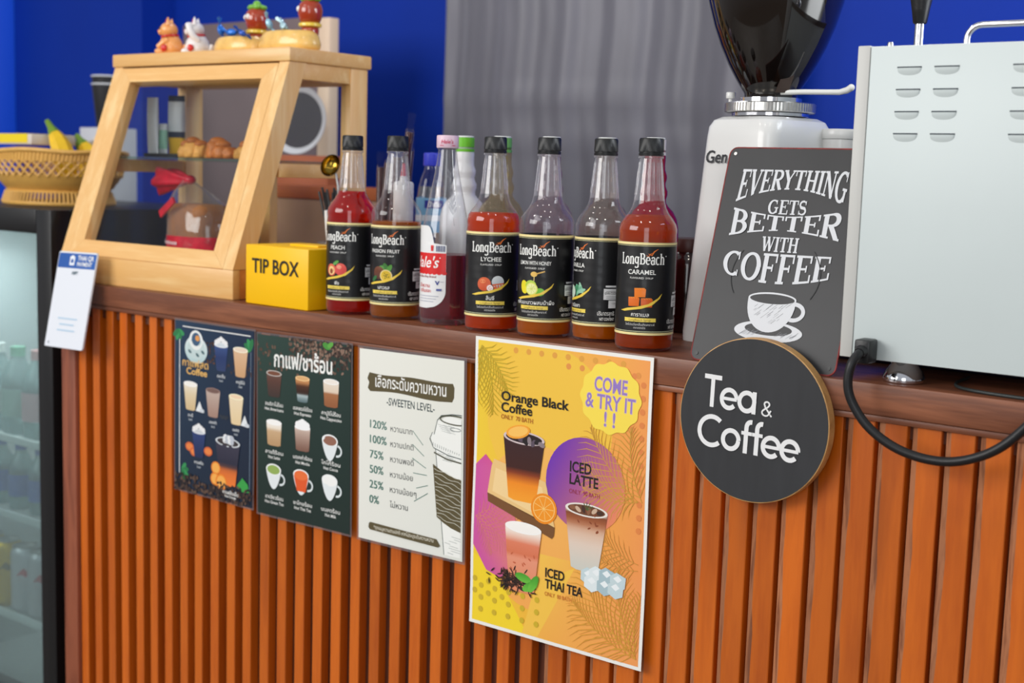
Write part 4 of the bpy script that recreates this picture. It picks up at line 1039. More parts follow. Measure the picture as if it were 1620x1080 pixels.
def inner(prof, top, gap=.0009, bottom=.005):
    out = [(.0001, bottom)]
    for i, (rr, z) in enumerate(prof):
        if z < bottom or rr < .001: continue
        if z <= top: out.append((max(rr - gap, .001), max(z, bottom)))
        else:
            r0, z0 = prof[i - 1]; q = (top - z0) / (z - z0); out.append((r0 + (rr - r0) * q - gap, top)); break
    out.append((.0001, top)); return out


def facing(x, y): return math.atan2(CAM.x - x, -(CAM.y - y))


M_NECKRIB = M_CLEAR
bottle_mesh = None


def beach_label(art, flavour, fruit, thai, side):
    GOLD = (236, 206, 112); BLK = (22, 22, 24)
    z0, z1 = .0225, .1435; V = lambda z: z1 - z
    hw = math.pi * RB * .985; n = 60
    art.grid(-hw, 0, hw, z1 - z0, BLK, nu=n, nv=1, l=1)
    for a, b, c in ((0, .0032, (244, 226, 160)), (.0042, .0048, (206, 200, 150)), (z1 - z0 - .0032, z1 - z0, (244, 226, 160)), (z1 - z0 - .0052, z1 - z0 - .0044, (206, 210, 170))): art.grid(-hw, a, hw, b, c, nu=n, nv=1, l=2)
    art.glyphs(SERIF, 'LongBeach', -.0305, .0285, .0145, (246, 246, 242), w=.061, track=.03)
    art.ell(.0325, .0175, .0008, .0008, WHT, n=8)
    for x0, y0, k in ((.0125, .0155, 1), (.0085, .0175, .6)): art.line([(x0 - .005 * k, y0 - .001), (x0, y0 + .001 * k), (x0 + .003 * k, y0 - .004 * k), (x0 + .0085 * k, y0 - .0075 * k)], [.0004, .0016 * k, .0016 * k, .0003], (232, 120, 48))
    art.text(flavour, 0 if len(flavour) < 9 else -.001, .0415, .0085 if len(flavour) < 9 else .0075, (240, 240, 236), .012, 'C', w=None if len(flavour) < 12 else .05); art.text('FLAVOURED  SYRUP', 0, .0475, .0034, (230, 230, 226), .01, 'C')
    fruit(art)
    art.poly([(-.0285, .0895), (-.018, .0862), (-.004, .0838), (.010, .080), (.022, .0725), (.0285, .066), (.0255, .0725), (.015, .0815), (.002, .0862), (-.012, .0885), (-.022, .0905)], (240, 206, 76))
    art.text(thai, 0, .0965, .0072, (240, 240, 236), .01, 'C'); art.grid(-.021, .0985, .021, .1035, (240, 214, 92), nu=10, nv=1); art.text('LongBeach Syrup', 0, .1025, .0042, (120, 96, 30), .0, 'C')
    art.text('ไซรัปแต่งกลิ่นสังเคราะห์', 0, .1085, .0042, (220, 220, 216), 0, 'C'); art.text('ตราลองบีช', 0, .1125, .0036, (220, 220, 216), 0, 'C')
    # side panel with the contents
    u = .062
    art.grid(u - .014, .0645, u + .014, .067, (236, 236, 236), nu=5, nv=1); art.grid(u - .0165, .069, u + .0165, .084, (232, 232, 232), nu=6, nv=1); art.text('GHPs CODEX HACCP', u, .0765, .0042, (30, 30, 30), .01, 'C', w=.030)
    for k in (0.0725, .0795, .082): art.grid(u - .013, k, u + .013, k + .0006, (120, 120, 120), nu=4, nv=1)
    art.grid(u - .0095, .085, u + .0095, .0955, (236, 236, 236), nu=4, nv=1); art.poly([(u - .006, .089), (u, .087), (u + .006, .089), (u, .091)], (20, 20, 20))
    art.text('ปริมาตรสุทธิ', u - .024, .1055, .0078, WHT, .01, 'L', w=.023); art.text('NET CONTENT', u - .021, .1125, .0054, WHT, .02, 'L', w=.020); art.text('740', u + .001, .1105, .0150, WHT, .0, 'L', w=.011); art.text('มล.', u + .0125, .1035, .0045, WHT, .01, 'L'); art.text('ml', u + .0125, .1115, .0042, WHT, .01, 'L')


def f_lychee(a):
    a.ell(-.009, .074, .0098, .0098, (226, 106, 62), (206, 84, 48)); a.ell(-.011, .070, .004, .003, (238, 146, 96)); a.ell(.0105, .0705, .0088, .0085, (226, 230, 232), (190, 200, 206)); a.poly([(.0025, .074), (.0195, .072), (.017, .081), (.006, .082)], (222, 102, 60)); a.ell(-.0005, .0795, .0045, .0045, (248, 230, 226)); a.line(arc(-.0005, .0795, .002, .002, 0, 300, 8), .0007, (200, 140, 130))
def f_honey(a):
    a.ell(0, .0545, .0050, .0036, (232, 190, 96)); a.line([(.003, .054), (.0155, .050)], .0019, (214, 170, 88)); a.line([(.0005, .057), (.0003, .064)], .0011, (240, 216, 140))
    a.ell(-.0155, .073, .0065, .0095, (238, 222, 40), rot=-12); a.ell(.009, .079, .007, .0055, (120, 190, 60)); a.ell(-.0045, .070, .0085, .007, (176, 206, 70)); a.ell(-.003, .075, .0092, .0088, (226, 230, 110)); a.ell(-.003, .075, .0075, .0072, (240, 242, 170))
    for k in range(8): t = k * math.pi / 4; a.line([(-.003, .075), (-.003 + .0068 * math.cos(t), .075 + .0066 * math.sin(t))], .0005, (214, 222, 110))
def f_caramel(a):
    for x, y, c in ((-.009, .0765, (226, 108, 24)), (.008, .0775, (214, 92, 20)), (-.001, .0645, (240, 126, 30))):
        a.poly([(x - .0075, y - .005), (x + .0055, y - .0055), (x + .0078, y - .0035), (x + .0072, y + .0065), (x - .007, y + .007)], c); a.poly([(x - .0075, y - .005), (x + .0055, y - .0055), (x + .0078, y - .0035), (x - .005, y - .003)], (250, 156, 60))
def f_passion(a):
    for k, r_ in ((0, -20), (1, 25), (2, 60), (3, -60)): a.ell(-.004 + .004 * k, .064 + .002 * (k % 2), .008, .0035, ((60, 120, 50), (84, 150, 60))[k % 2], rot=r_)
    a.ell(-.009, .072, .0105, .0098, (120, 70, 46), (84, 44, 34)); a.ell(.0035, .076, .0098, .0092, (236, 214, 150)); a.ell(.0035, .076, .0082, .0077, (222, 186, 50))
    for k in range(9): a.ell(.0035 + .0045 * math.cos(k * 2.4) * (k / 9 + .2), .076 + .0045 * math.sin(k * 2.4) * (k / 9 + .2), .0010, .0007, (70, 70, 30), n=7)
    a.ell(-.017, .081, .006, .003, (50, 110, 60), rot=-40)
def f_peach(a):
    a.ell(-.011, .074, .0098, .0096, (226, 110, 80), (206, 70, 60)); a.ell(-.011, .075, .0072, .007, (246, 206, 140)); a.ell(-.011, .076, .0034, .004, (146, 74, 44)); a.ell(.0065, .0725, .0098, .0096, (230, 96, 84), (206, 62, 62)); a.ell(.004, .069, .004, .003, (244, 160, 130)); a.ell(-.002, .0625, .006, .0026, (90, 160, 70), rot=-30)
def f_coco(a):
    for k in range(6): a.ell(.004 + .004 * (k % 3), .070 + .004 * (k // 3), .0085, .0026, ((70, 140, 100), (110, 176, 140), (150, 200, 170))[k % 3], rot=k * 32)
    a.ell(-.010, .076, .0095, .009, (206, 226, 206))


spec = [  # key, x, y, label turn, fill z, liquid, glow, flavour, fruit, thai, label
    ('peach', -.3010, .0440, -34, .192, (255, 50, 10), (230, 24, 4), 'PEACH', f_peach, 'พีช', 'peach syrup bottle full of red syrup, beside the yellow tip box', .55),
    ('passion', -.2085, .0480, -27, .149, (255, 170, 50), (220, 120, 16), 'PASSION FRUIT', f_passion, 'เสาวรส', 'passion fruit syrup bottle with amber syrup up to its label top', .55),
    ('lychee', -.0170, .0480, -3, .170, (255, 120, 30), (250, 84, 8), 'LYCHEE', f_lychee, 'ลิ้นจี่', 'lychee syrup bottle full of orange-red syrup, next to the round-shouldered red one', .42),
    ('honey', .0735, .0560, -24, .085, (255, 170, 40), (240, 124, 0), 'LEMON WITH HONEY', f_honey, 'กลิ่นมะนาวผสมน้ำผึ้ง', 'lemon with honey syrup bottle, clear above its label', .35),
    ('coco', .1530, .0800, -62, .085, (255, 170, 40), (240, 124, 0), 'VANILLA', f_coco, 'วานิลลา', 'syrup bottle turned to show the 740 net content panel', .35),
    ('caramel', .2490, .0440, -9, .178, (255, 130, 20), (220, 84, 4), 'CARAMEL', f_caramel, 'คาราเมล', 'caramel syrup bottle, the last of the front row, beside the black metal sign', .45)]
for key, x, y, turn, fz, lc, gc, fl, fr, th, lab, cl in spec:
    o = thing('syrup_bottle', lab, 'bottle', (x, y, CT + .0004), facing(x, y) + R(turn), 'syrup bottles along the front of the counter')
    if bottle_mesh is None:
        bo = MB().lathe(BOT, 56, cap0=False, cap1=False).build('bottle', [M_CLEAR, M_NECK], o, smooth=60); bottle_mesh = bo.data
        for p in bottle_mesh.polygons: p.material_index = 1 if p.center.z > .193 else 0
        rib = MB()
        for k in range(14):
            a = 2 * math.pi * k / 14; rib.tube([((rr + .0001) * math.sin(a), -(rr + .0001) * math.cos(a), z) for rr, z in ((.0196, .204), (.0176, .222), (.0160, .238), (.0151, .247))], .0006, 6)
        rb = rib.build('neck_ribs', M_NECK, o, smooth=60); rib_mesh = rb.data
        cp = ribbed(CAPP, 120, .012, .2602, .2770).build('cap', M_CAP, o, smooth=30); cap_mesh = cp.data
    else:
        for nm, me in (('bottle', bottle_mesh), ('neck_ribs', rib_mesh), ('cap', cap_mesh)):
            q = bpy.data.objects.new(nm, me); COL.objects.link(q); q.parent = o
    MB().lathe(inner(BOT, fz), 56, cap0=False, cap1=False).build('syrup', liquid(key + ' syrup', lc, gc, cl), o, smooth=60)
    A = Art(lambda u, v, h: ((RB + .0004 + h) * math.sin(u / RB), -(RB + .0004 + h) * math.cos(u / RB), .1435 - v), .00003, .004)
    beach_label(A, fl, fr, th, 0)
    # slight waviness of the shrunk label
    for i, v in enumerate(A.v):
        a = math.atan2(v.x, -v.y); k = 1 + .006 * (.5 + .5 * math.sin(a * 7 + v.z * 160 + x * 50)) * math.exp(-((v.z - .073) / .022) ** 2) + .0018 * (1 + math.sin(v.z * 520 + a * 2)); v.x *= k; v.y *= k
    A.build('label', M_LABEL, o, color=True, smooth=80, fix=False)

# round-shouldered glass bottle of red syrup
x, y = -.1150, .0560
o = thing('syrup_bottle', 'round-shouldered glass bottle half full of crimson syrup with a pink cap', 'bottle', (x, y, CT + .0004), facing(x, y), 'syrup bottles along the front of the counter')
HB = [(.0001, .006), (.024, .004), (.031, 0), (.0345, .002), (.0362, .009), (.0366, .02), (.0366, .118), (.0362, .128), (.0348, .140), (.0322, .156), (.0288, .174), (.0250, .192), (.0216, .208), (.0184, .225), (.0158, .241), (.0142, .253), (.0136, .259), (.0150, .260), (.0150, .263), (.0132, .264), (.0130, .272)]
M_BGLASS = clear('bottle glass', (248, 249, 250), .07, .02, .05, (225, 226, 232), .4)
MB().lathe(HB, 56, cap0=False, cap1=False).build('bottle', M_BGLASS, o, smooth=60)
MB().lathe(inner(HB, .104), 56, cap0=False, cap1=False).build('syrup', liquid('crimson syrup', (230, 0, 70), (150, 0, 40), .6), o, smooth=60)
cp = MB().lathe([(.0158, .2615), (.0164, .2625), (.0164, .2785), (.0155, .2800), (.0001, .2803)], 48, cap0=True).build('cap', mat('pale pink cap', (226, 196, 210), .35), o, smooth=40)
A = Art(lambda u, v, h: ((.0166 + h) * math.sin(u / .0166), -(.0166 + h) * math.cos(u / .0166), .2785 - v), .0002)
A.text("Hale's", -.001, .0105, .0078, (206, 40, 90), .01, 'C', shear=.2); A.line([(-.012, .0135), (-.006, .0135)], .0008, (206, 40, 90)); A.line([(.006, .0135), (.012, .0135)], .0008, (206, 40, 90)); A.build('cap_print', M_PRINT, cp, color=True, smooth=0, fix=False)
# raised wheat ear on the shoulder
def on_h(ang, z):
    for i in range(len(HB) - 1):
        if HB[i][1] <= z <= HB[i + 1][1]:
            q = (z - HB[i][1]) / (HB[i + 1][1] - HB[i][1]); rr = HB[i][0] + (HB[i + 1][0] - HB[i][0]) * q; break
    return Vector((rr * math.sin(ang), -rr * math.cos(ang), z))
mb = MB(); st = [(.12 - .12 * ((z - .15) / .07), z) for z in [.148 + .008 * k for k in range(10)]]
mb.tube([on_h(a + .25, z) for a, z in st], .0006, 6)
for k, (a, z) in enumerate(st[2:]):
    for s in (-1, 1):
        p, q = on_h(a + .25 + s * .02, z), on_h(a + .25 + s * .22, z + .012); mb.tube([p, (p + q) / 2 + (p + q).normalized() * .0012, q], [.0004, .0017, .0003], 6)
mb.build('embossed_wheat', M_BGLASS, o, smooth=80)
A = Art(lambda u, v, h: ((.0371 + h) * math.sin(u / .037), -(.0371 + h) * math.cos(u / .037), .147 - v), .00005)
# label: arch at the top left, red band, rounded foot
pl = [(-.024, .002), (-.016, 0), (-.008, .004), (-.004, .012), (-.002, .022), (.012, .023), (.014, .026), (.014, .085)] + [(.014 - .036 * (1 - math.cos(R(t))) / 1.0 * .5, .085 + .030 * math.sin(R(t))) for t in range(10, 91, 10)] + [(-.024, .116)]
def hgrid(fun_l, fun_r, v0, v1, col, nv=30, nu=8, l=None):
    pts = []; 
    for j in range(nv + 1):
        v = v0 + (v1 - v0) * j / nv; a, b = fun_l(v), fun_r(v)
        for i in range(nu + 1): pts.append((a + (b - a) * i / nu, v))
    A.put(pts, [(j * (nu + 1) + i, j * (nu + 1) + i + 1, (j + 1) * (nu + 1) + i + 1, (j + 1) * (nu + 1) + i) for j in range(nv) for i in range(nu)], col, l)
def rgt(v):
    if v < .026: return -.014 + .011 * math.sqrt(max(0, min(1, v / .026)))
    if v < .096: return .016
    return .016 - .030 * (1 - math.sqrt(max(0, 1 - ((v - .096) / .026) ** 2)))
hgrid(lambda v: -.048, rgt, 0, .122, (236, 236, 236), 48)
hgrid(lambda v: -.048, lambda v: .0158, .040, .069, (222, 36, 36), 6)
for k in range(9): A.ell(-.0465 + .0075 * k, .0695, .0040, .0026, (222, 36, 36), n=12, l=A.l)
A.text("Hale's", -.0215, .0615, .0235, (250, 248, 246), .012, 'C', w=.050, shear=.25); A.ell(.0068, .047, .0009, .0009, WHT)
A.poly([(-.0085, .029), (-.0035, .029), (-.0040, .037), (-.0080, .037)], (214, 40, 44)); A.ell(-.006, .029, .0025, .0008, (240, 120, 110))
for k in range(11): A.grid(.0005 + .0013 * k, .029, .0005 + .0013 * k + (.0009, .0005, .0007)[k % 3], .0375, (70, 84, 130), nu=1, nv=1, l=A.l)
A.text("Hale's Blue Boy Brand", -.020, .0765, .0048, (150, 60, 60), .01, 'C'); A.poly([(-.0005, .081), (.002, .081), (.0035, .0845), (.005, .081), (.007, .081), (.004, .087), (.003, .087)], (70, 80, 150)); A.grid(.008, .082, .013, .0825, (150, 150, 170), nu=2, nv=1)
A.text('น้ำหวาน', -.020, .091, .0075, (214, 70, 70), .005, 'C'); A.text('กลิ่นสละ', -.018, .0985, .0075, (214, 70, 70), .005, 'C'); A.grid(.002, .0925, .010, .0958, (90, 100, 160), nu=2, nv=1)
for k in range(3): A.grid(-.032, .1035 + .004 * k, .006 - .004 * k, .1042 + .004 * k, (150, 154, 176), nu=6, nv=1)
for i, v in enumerate(A.v): # turn the label to the left
    a = R(-22); v.x, v.y = v.x * math.cos(a) - v.y * math.sin(a), v.x * math.sin(a) + v.y * math.cos(a)
A.build('label', M_LABEL, o, color=True, smooth=80, fix=False)

# back row: wavy-necked bottles
WB = [(.0001, .004), (.030, .001), (.036, .004), (.0375, .012), (.0375, .145), (.0368, .158), (.034, .170), (.0285, .180), (.0215, .187), (.0182, .192), (.0178, .197), (.0196, .203), (.0196, .208), (.0166, .215), (.0162, .219), (.0178, .225), (.0178, .230), (.0150, .238), (.0146, .244), (.0150, .256), (.0138, .262), (.0138, .27)]
back = [(-.1690, .1600, (240, 240, 242), 1, (112, 196, 46), 'white wavy-necked bottle with a green cap behind the pink-capped bottle'),
        (-.0970, .1640, (226, 208, 150), .14, (120, 190, 96), 'pale yellow wavy-necked bottle with a green cap behind the lychee syrup'),
        (-.0030, .1640, (226, 200, 206), .14, (226, 228, 226), 'pale pink wavy-necked bottle with a white cap behind the lemon honey syrup'),
        (.0870, .1800, (226, 206, 186), .14, (206, 226, 190), 'pale peach wavy-necked bottle with a pale green cap behind the net content panel bottle'),
        (.1800, .1640, (196, 20, 50), .75, (232, 226, 224), 'red wavy-necked bottle with a white cap behind the caramel syrup')]
wm = None
for x, y, c, milk, capc, lab in back:
    o = thing('sauce_bottle', lab, 'bottle', (x, y, CT + .0004), 0, 'wavy-necked bottles in the back row')
    m = mat('white bottle plastic', c, .25, coat=.4) if milk == 1 else clear('tinted wavy bottle', tuple(int(v * .5 + 127) for v in c), .05, .04, milk, c)
    MB().lathe(WB, 44, cap0=False, cap1=False).build('bottle', m, o, smooth=80)
    MB().lathe([(.0150, .2585), (.0150, .2625), (.0138, .263), (.0138, .2655), (.0146, .266), (.0146, .2805), (.0001, .2806)], 44).build('cap', mat('sauce bottle cap', capc, .35), o, smooth=40)
    MB().lathe([(.0136, .2808), (.0136, .2825), (.0125, .2832), (.0001, .2833)], 40).build('cap_disc', mat('white cap disc', (232, 234, 230), .4), o, smooth=40)

# water bottle with a blue cap
o = thing('water_bottle', 'clear water bottle with a blue cap behind the passion fruit syrup', 'bottle', (-.375, .3150, CT + .0004), facing(-.37, .3))
PB = [(.0001, .003), (.022, 0), (.026, .004), (.0265, .012), (.0265, .06), (.0255, .065), (.0265, .07), (.0265, .155), (.0262, .172), (.0235, .196), (.019, .214), (.0135, .228), (.0125, .232), (.0125, .246)]
MB().lathe(PB, 40, cap0=False, cap1=False).build('bottle', M_CLEAR, o, smooth=60)
MB().lathe(inner(PB, .20), 40, cap0=False, cap1=False).build('water', liquid('water', (240, 246, 250), (220, 230, 240), .95), o, smooth=60)
MB().lathe([(.0150, .236), (.0153, .237), (.0150, .257), (.0135, .2585), (.0001, .259)], 40).build('cap', mat('blue cap', (52, 62, 190), .35), o, smooth=40)
A = Art(lambda u, v, h: ((.0268 + h) * math.sin(u / .0268), -(.0268 + h) * math.cos(u / .0268), .18 - v), .0001)
A.grid(-.08, .0, .08, .06, (120, 176, 214), nu=40, nv=1); A.grid(-.012, .004, .024, .018, (40, 50, 150), nu=8, nv=1); A.text('น้ำดื่ม', .006, .015, .011, WHT, .02, 'C'); A.grid(-.08, .03, .08, .04, (220, 230, 240), nu=40, nv=1)
A.build('label', M_LABEL, o, color=True, smooth=80, fix=False)

# small white squeeze bottle with a red tip
o = thing('squeeze_bottle', 'white squeeze bottle with a red tip seen through the passion fruit bottle neck', 'bottle', (-.2850, .1450, CT + .0004))
MB().lathe([(.015, 0), (.0165, .003), (.0165, .19), (.0165, .205), (.0145, .208), (.0065, .210), (.0060, .216), (.004, .218)], 32).build('bottle', mat('white squeeze plastic', (226, 224, 220), .4), o, smooth=40)
MB().lathe([(.0052, .2175), (.005, .222), (.0028, .236), (.0018, .238)], 20).build('tip', mat('red tip', (196, 40, 64), .35), o, smooth=60)

# ------------------------------------------------------------------ straws, stirrers, spoon
M_CUP = clear('clear cup plastic', (238, 240, 242), .06, .05, .10)
o = thing('straw_cup', 'clear plastic cup holding wrapped straws behind the peach syrup', 'cup', (-.3850, .2150, CT + .0004))
MB().lathe([(.0001, .0005), (.032, .0005), (.0335, .003), (.040, .13), (.0415, .131), (.0415, .134), (.0395, .134), (.0325, .004), (.0001, .003)], 40).build('cup', M_CUP, o, smooth=40)
M_STRAW = mat('dark brown straw', (66, 20, 16), .35, coat=.2)
sx, sy = -.3850, .2150
labs = ['wrapped brown straw standing tallest, its wrapper end above the passion fruit cap', 'wrapped brown straw at the left of the straw bundle', 'wrapped brown straw in front of the straw bundle', 'wrapped brown straw at the back of the bundle', 'wrapped brown straw right of the bundle centre', 'wrapped clear straw second from the left of the bundle']
for k, (bx, by, tx, ty, L, clr) in enumerate(((-.004, .010, .036, .014, .322, 0), (-.022, .000, -.016, -.002, .252, 0), (-.010, -.014, .010, -.010, .262, 0), (.006, .019, .018, .034, .285, 0), (.006, -.012, .026, -.006, .272, 0), (-.014, .014, -.004, .012, .256, 1))):
    o = thing('wrapped_straw', labs[k], 'straw', (sx + bx, sy + by, CT + .0045), 0, 'wrapped straws in the clear cup')
    top = Vector((tx - bx, ty - by, L * .93)); dr = top.normalized()
    MB().tube([dr * .004, dr * (L * .90)], .0064, 14).build('straw', M_STRAW if not clr else M_PWHITE, o, smooth=40)
    side = Vector((math.cos(k), math.sin(k), 0)); P = [(dr * t) for t in (.002, L * .905, L * .918)]
    mb = MB().tube(P, [.0070, .0072, .0056], 14); g = random.Random(k)
    vs = []; n = 7
    for j in range(n):
        c = dr * (L * (.905 + .095 * j / (n - 1))); w = .0075 + .0022 * (j % 2); z = .0022 * (1 if j % 2 else -1)
        nn = dr.cross(side).normalized(); vs += [c - side * w + nn * z, c + nn * (-z), c + side * w + nn * z]
    mb.add(vs, [(3 * j + i, 3 * j + i + 1, 3 * j + i + 4, 3 * j + i + 3) for j in range(n - 1) for i in (0, 1)]); mb.build('wrapper', M_WRAP, o, smooth=30)

o = thing('stirrer_cup', 'clear cup of black stirrers behind the yellow tip box', 'cup', (-.4550, .1660, CT + .0004))
MB().lathe([(.0001, .0005), (.026, .0005), (.0275, .003), (.034, .098), (.0355, .099), (.0355, .1015), (.0335, .1015), (.0268, .004), (.0001, .003)], 36).build('cup', M_CUP, o, smooth=40)
for k in range(9):
    a = k * .7; bx, by = .013 * math.cos(a), .013 * math.sin(a); tx, ty = -.012 + .0085 * (k - 4) * .9 - .006, .012 * math.sin(k * 1.9)
    o = MB().tube([(0, 0, 0), (tx - bx, ty - by, .180 + .004 * (k % 3))], .0021, 8).build('stirrer', M_BLACK, loc=(-.4550 + bx, .1660 + by, CT + .0060))
    tag(o, 'thin black stirrer fanned out in the cup behind the tip box', 'stirrer', 'black stirrers in the cup')
o = MB().tube([(0, 0, 0), (.004, -.010, .06), (.006, -.018, .128), (.004, -.022, .150)], [.0035, .0042, .0062, .0030], 12).build('plastic_spoon', mat('white plastic', (226, 228, 230), .35), loc=(-.4520, .1520, CT + .0060))
tag(o, 'white plastic spoon handle leaning below the black stirrers', 'spoon')
g = random.Random(12); mb = MB()
for k in range(26):
    a = g.uniform(0, 6.28); q = g.uniform(.004, .026); p = Vector((q * math.cos(a), q * math.sin(a) * .8, .02 + g.uniform(0, .030)))
    T = Matrix.Translation(p) @ Matrix.Rotation(g.uniform(0, 6), 4, 'Z') @ Matrix.Rotation(g.uniform(-.9, .9), 4, 'X'); mb.add([(0, -.009, 0), (.006, 0, .003), (0, .010, 0), (-.006, 0, .003)], [(0, 1, 2), (0, 2, 3)], mat=T)
o = thing('potted_succulent', 'small green leafy plant behind the tip box', 'plant', (-.5180, .1850, CT + .0004)); leaf = mb
MB().lathe([(.018, 0), (.023, .05), (.0215, .05), (.0205, .046), (.0001, .046)], 28).build('pot', mat('dark pot', (60, 50, 46), .5), o, smooth=40)
for v in leaf.v: v.z += .038
lf = leaf.build('leaves', mat('green leaves', (34, 136, 72), .45), o, smooth=0, fix=False); lf['kind'] = 'stuff'
o = thing('ladle', 'brass-coloured ladle spoon standing behind the peach syrup bottle', 'spoon', (-.4490, .1740, CT + .0062))
MB().tube([(0, 0, 0), (-.014, .002, .12), (-.020, .004, .19), (-.024, .002, .212)], .0022, 10).build('handle', M_STEEL, o, smooth=60)
mb = MB(); T = Matrix.Translation((-.030, -.006, .226)) @ Matrix.Rotation(R(62), 4, 'X') @ Matrix.Rotation(R(24), 4, 'Y')
mb.lathe([(.0165, 0), (.0155, -.005), (.012, -.0105), (.007, -.0135), (.0001, -.0145), (.0001, -.0135), (.0066, -.0125), (.0112, -.0097), (.0145, -.0045), (.0155, 0)], 28, sx=1, sy=1.25, mat=T, cap0=False, cap1=False)
mb.build('bowl', mat('brass', (150, 122, 50), .16, 1), o, smooth=80)
# dark jar between the caramel syrup and the grinder
o = thing('coffee_jar', 'dark brown jar in the gap between the caramel syrup and the grinder', 'jar', (.1750, .2750, CT + .0004))
MB().lathe([(.036, 0), (.038, .004), (.038, .10), (.034, .112), (.030, .116), (.030, .12)], 36).build('jar', mat('dark brown glass', (44, 18, 14), .12, coat=.6), o, smooth=50)
MB().lathe([(.033, .1195), (.0335, .121), (.0335, .137), (.032, .139), (.0001, .1392)], 36).build('lid', mat('brown lid', (70, 32, 26), .4), o, smooth=40)

# ------------------------------------------------------------------ round sign on the counter front
t = thing('round_sign', 'round black wooden sign lettered Tea & Coffee on the counter front', 'sign', (.4475, -.0008, CT - .0620))
RS = .1010
MB().lathe([(.0001, .001), (RS - .0005, .001), (RS, .0015), (RS, .0155), (RS - .0006, .016), (.0001, .016)], 96, mat=Matrix.Rotation(R(90), 4, 'X')).build('disc', wood('sign edge wood', (176, 130, 76), (206, 160, 100), (120, 80, 50), (30, 30, 30), .5), t, smooth=40)
MB().lathe([(.0001, .0160), (RS - .0012, .0160), (RS - .0012, .01625), (.0001, .01625)], 96, mat=Matrix.Rotation(R(90), 4, 'X')).build('black_face', mat('blackboard paint', (46, 47, 50), .6, noise=.12, nscale=60, stretch=(1, 1, .2)), t, smooth=40)
A = Art(lambda u, v, h: (u, -.0164 - h, -v), .0001)
rr = R(-1.5)
A.fn = lambda u, v, h: (u * math.cos(rr) + v * math.sin(rr), -.0164 - h, u * math.sin(rr) - v * math.cos(rr))
A.glyphs(SANS, 'Tea', -.0685, -.0085, .0400, (236, 236, 236), w=.0745, track=-.02); A.glyphs(SANS, '&', .0115, -.0085, .0190, (236, 236, 236), w=.0155)
A.glyphs(SANS, 'Coffee', -.0735, .0415, .0405, (236, 236, 236), w=.140, track=-.03)
A.build('lettering', M_PRINT, t, color=True, smooth=0, fix=False)

# ------------------------------------------------------------------ metal sign leaning on the grinder
sw, shh = .1965, .281
an = math.atan2(.082, .27)
t = thing('metal_sign', 'black tin sign lettered Everything Gets Better With Coffee, leaning on the grinder', 'sign', (.3425, .0075, CT + .0006), .008)
MS = Matrix(((1, 0, 0, 0), (0, math.sin(an), -math.cos(an), 0), (0, math.cos(an), math.sin(an), 0), (0, 0, 0, 1)))   # across, up the sheet, outward
mb = MB().prism([(p[0] + sw / 2, p[1]) for p in rounded(sw, shh, .010)], -.0016, 0, 'z', 0, MS); mb.build('sheet', mat('tin sign black', (50, 50, 52), .42, noise=.10, nscale=12, spec=.4), t, smooth=0)
mb = MB(); edge = [(p[0] + sw / 2, p[1]) for p in rounded(sw - .0004, shh - .0004, .010)]
mb.tube([MS @ Vector((a, b + .0002, -.0006)) for a, b in edge], .0011, 8, closed=True); mb.build('worn_red_edge', mat('worn red edge', (132, 46, 44), .6, noise=.5, nscale=60), t, smooth=60)
A = Art(lambda u, v, h: MS @ Vector((u, shh - v, .0004 + h)), .00006)
CH = (216, 218, 222)
A.glyphs(SERIF, 'EVERYTHING', .0215, .0660, .0370, CH, w=.148, track=.0, warp=lambda p, y: (p, 1 - (1 - y) * (.68 + .50 * abs(2 * p - 1) ** 2)), shear=.06)
A.glyphs(SERIF, 'GETS', .0690, .0865, .0185, CH, w=.053)
A.glyphs(SERIF, 'BETTER', .0205, .1165, .0360, CH, w=.150, warp=lambda p, y: (p, .5 + (y - .5) * (.52 + .52 * abs(2 * p - 1) ** 1.7)))
A.glyphs(SERIF, 'WITH', .0700, .1350, .0190, CH, w=.050)
A.glyphs(SERIF, 'COFFEE', .0215, .1690, .0335, CH, w=.146, warp=lambda p, y: (p, .94 + .10 * (4 * p * (1 - p) - 1) * -.2 - (1 - y) * (.84 + .30 * (4 * p * (1 - p)))))
# cup and saucer
c0, v0 = .0985, .1945
A.ell(c0 + .002, v0 + .0415, .0460, .0132, CH, n=40); A.ell(c0 + .002, v0 + .0385, .0320, .0078, (58, 58, 60), n=40)
A.line(arc(c0 + .0315, v0 + .0145, .0125, .0100, -115, 125, 22), .0050, CH)
A.poly([(c0 - .0325, v0)] + [(c0 + .0325 * math.cos(R(q)), v0 + .0425 * math.sin(R(q)) ** .85) for q in range(172, 7, -8)] + [(c0 + .0325, v0)], CH)
A.ell(c0, v0, .0325, .0080, CH, n=36); A.ell(c0, v0 + .0004, .0302, .0062, (52, 52, 54), n=36)
g = random.Random(8)
for k in range(46):
    q = g.uniform(-.027, .027); w = v0 + .009 + g.uniform(0, .03); L = g.uniform(.004, .013)
    if ((q) / .030) ** 2 + ((w - v0) / .038) ** 2 < .8: A.line([(c0 + q, w), (c0 + q + L * .8, w - L * .7)], g.uniform(.0002, .0005), (120, 122, 128), l=A.l)
for k in range(26):
    q = g.uniform(.010, .037); s = 1 if k % 2 else -1; A.line([(c0 + s * q, v0 + .0435 + g.uniform(0, .005)), (c0 + s * q + .008, v0 + .039 + g.uniform(0, .004))], .0003, (140, 142, 148), l=A.l)
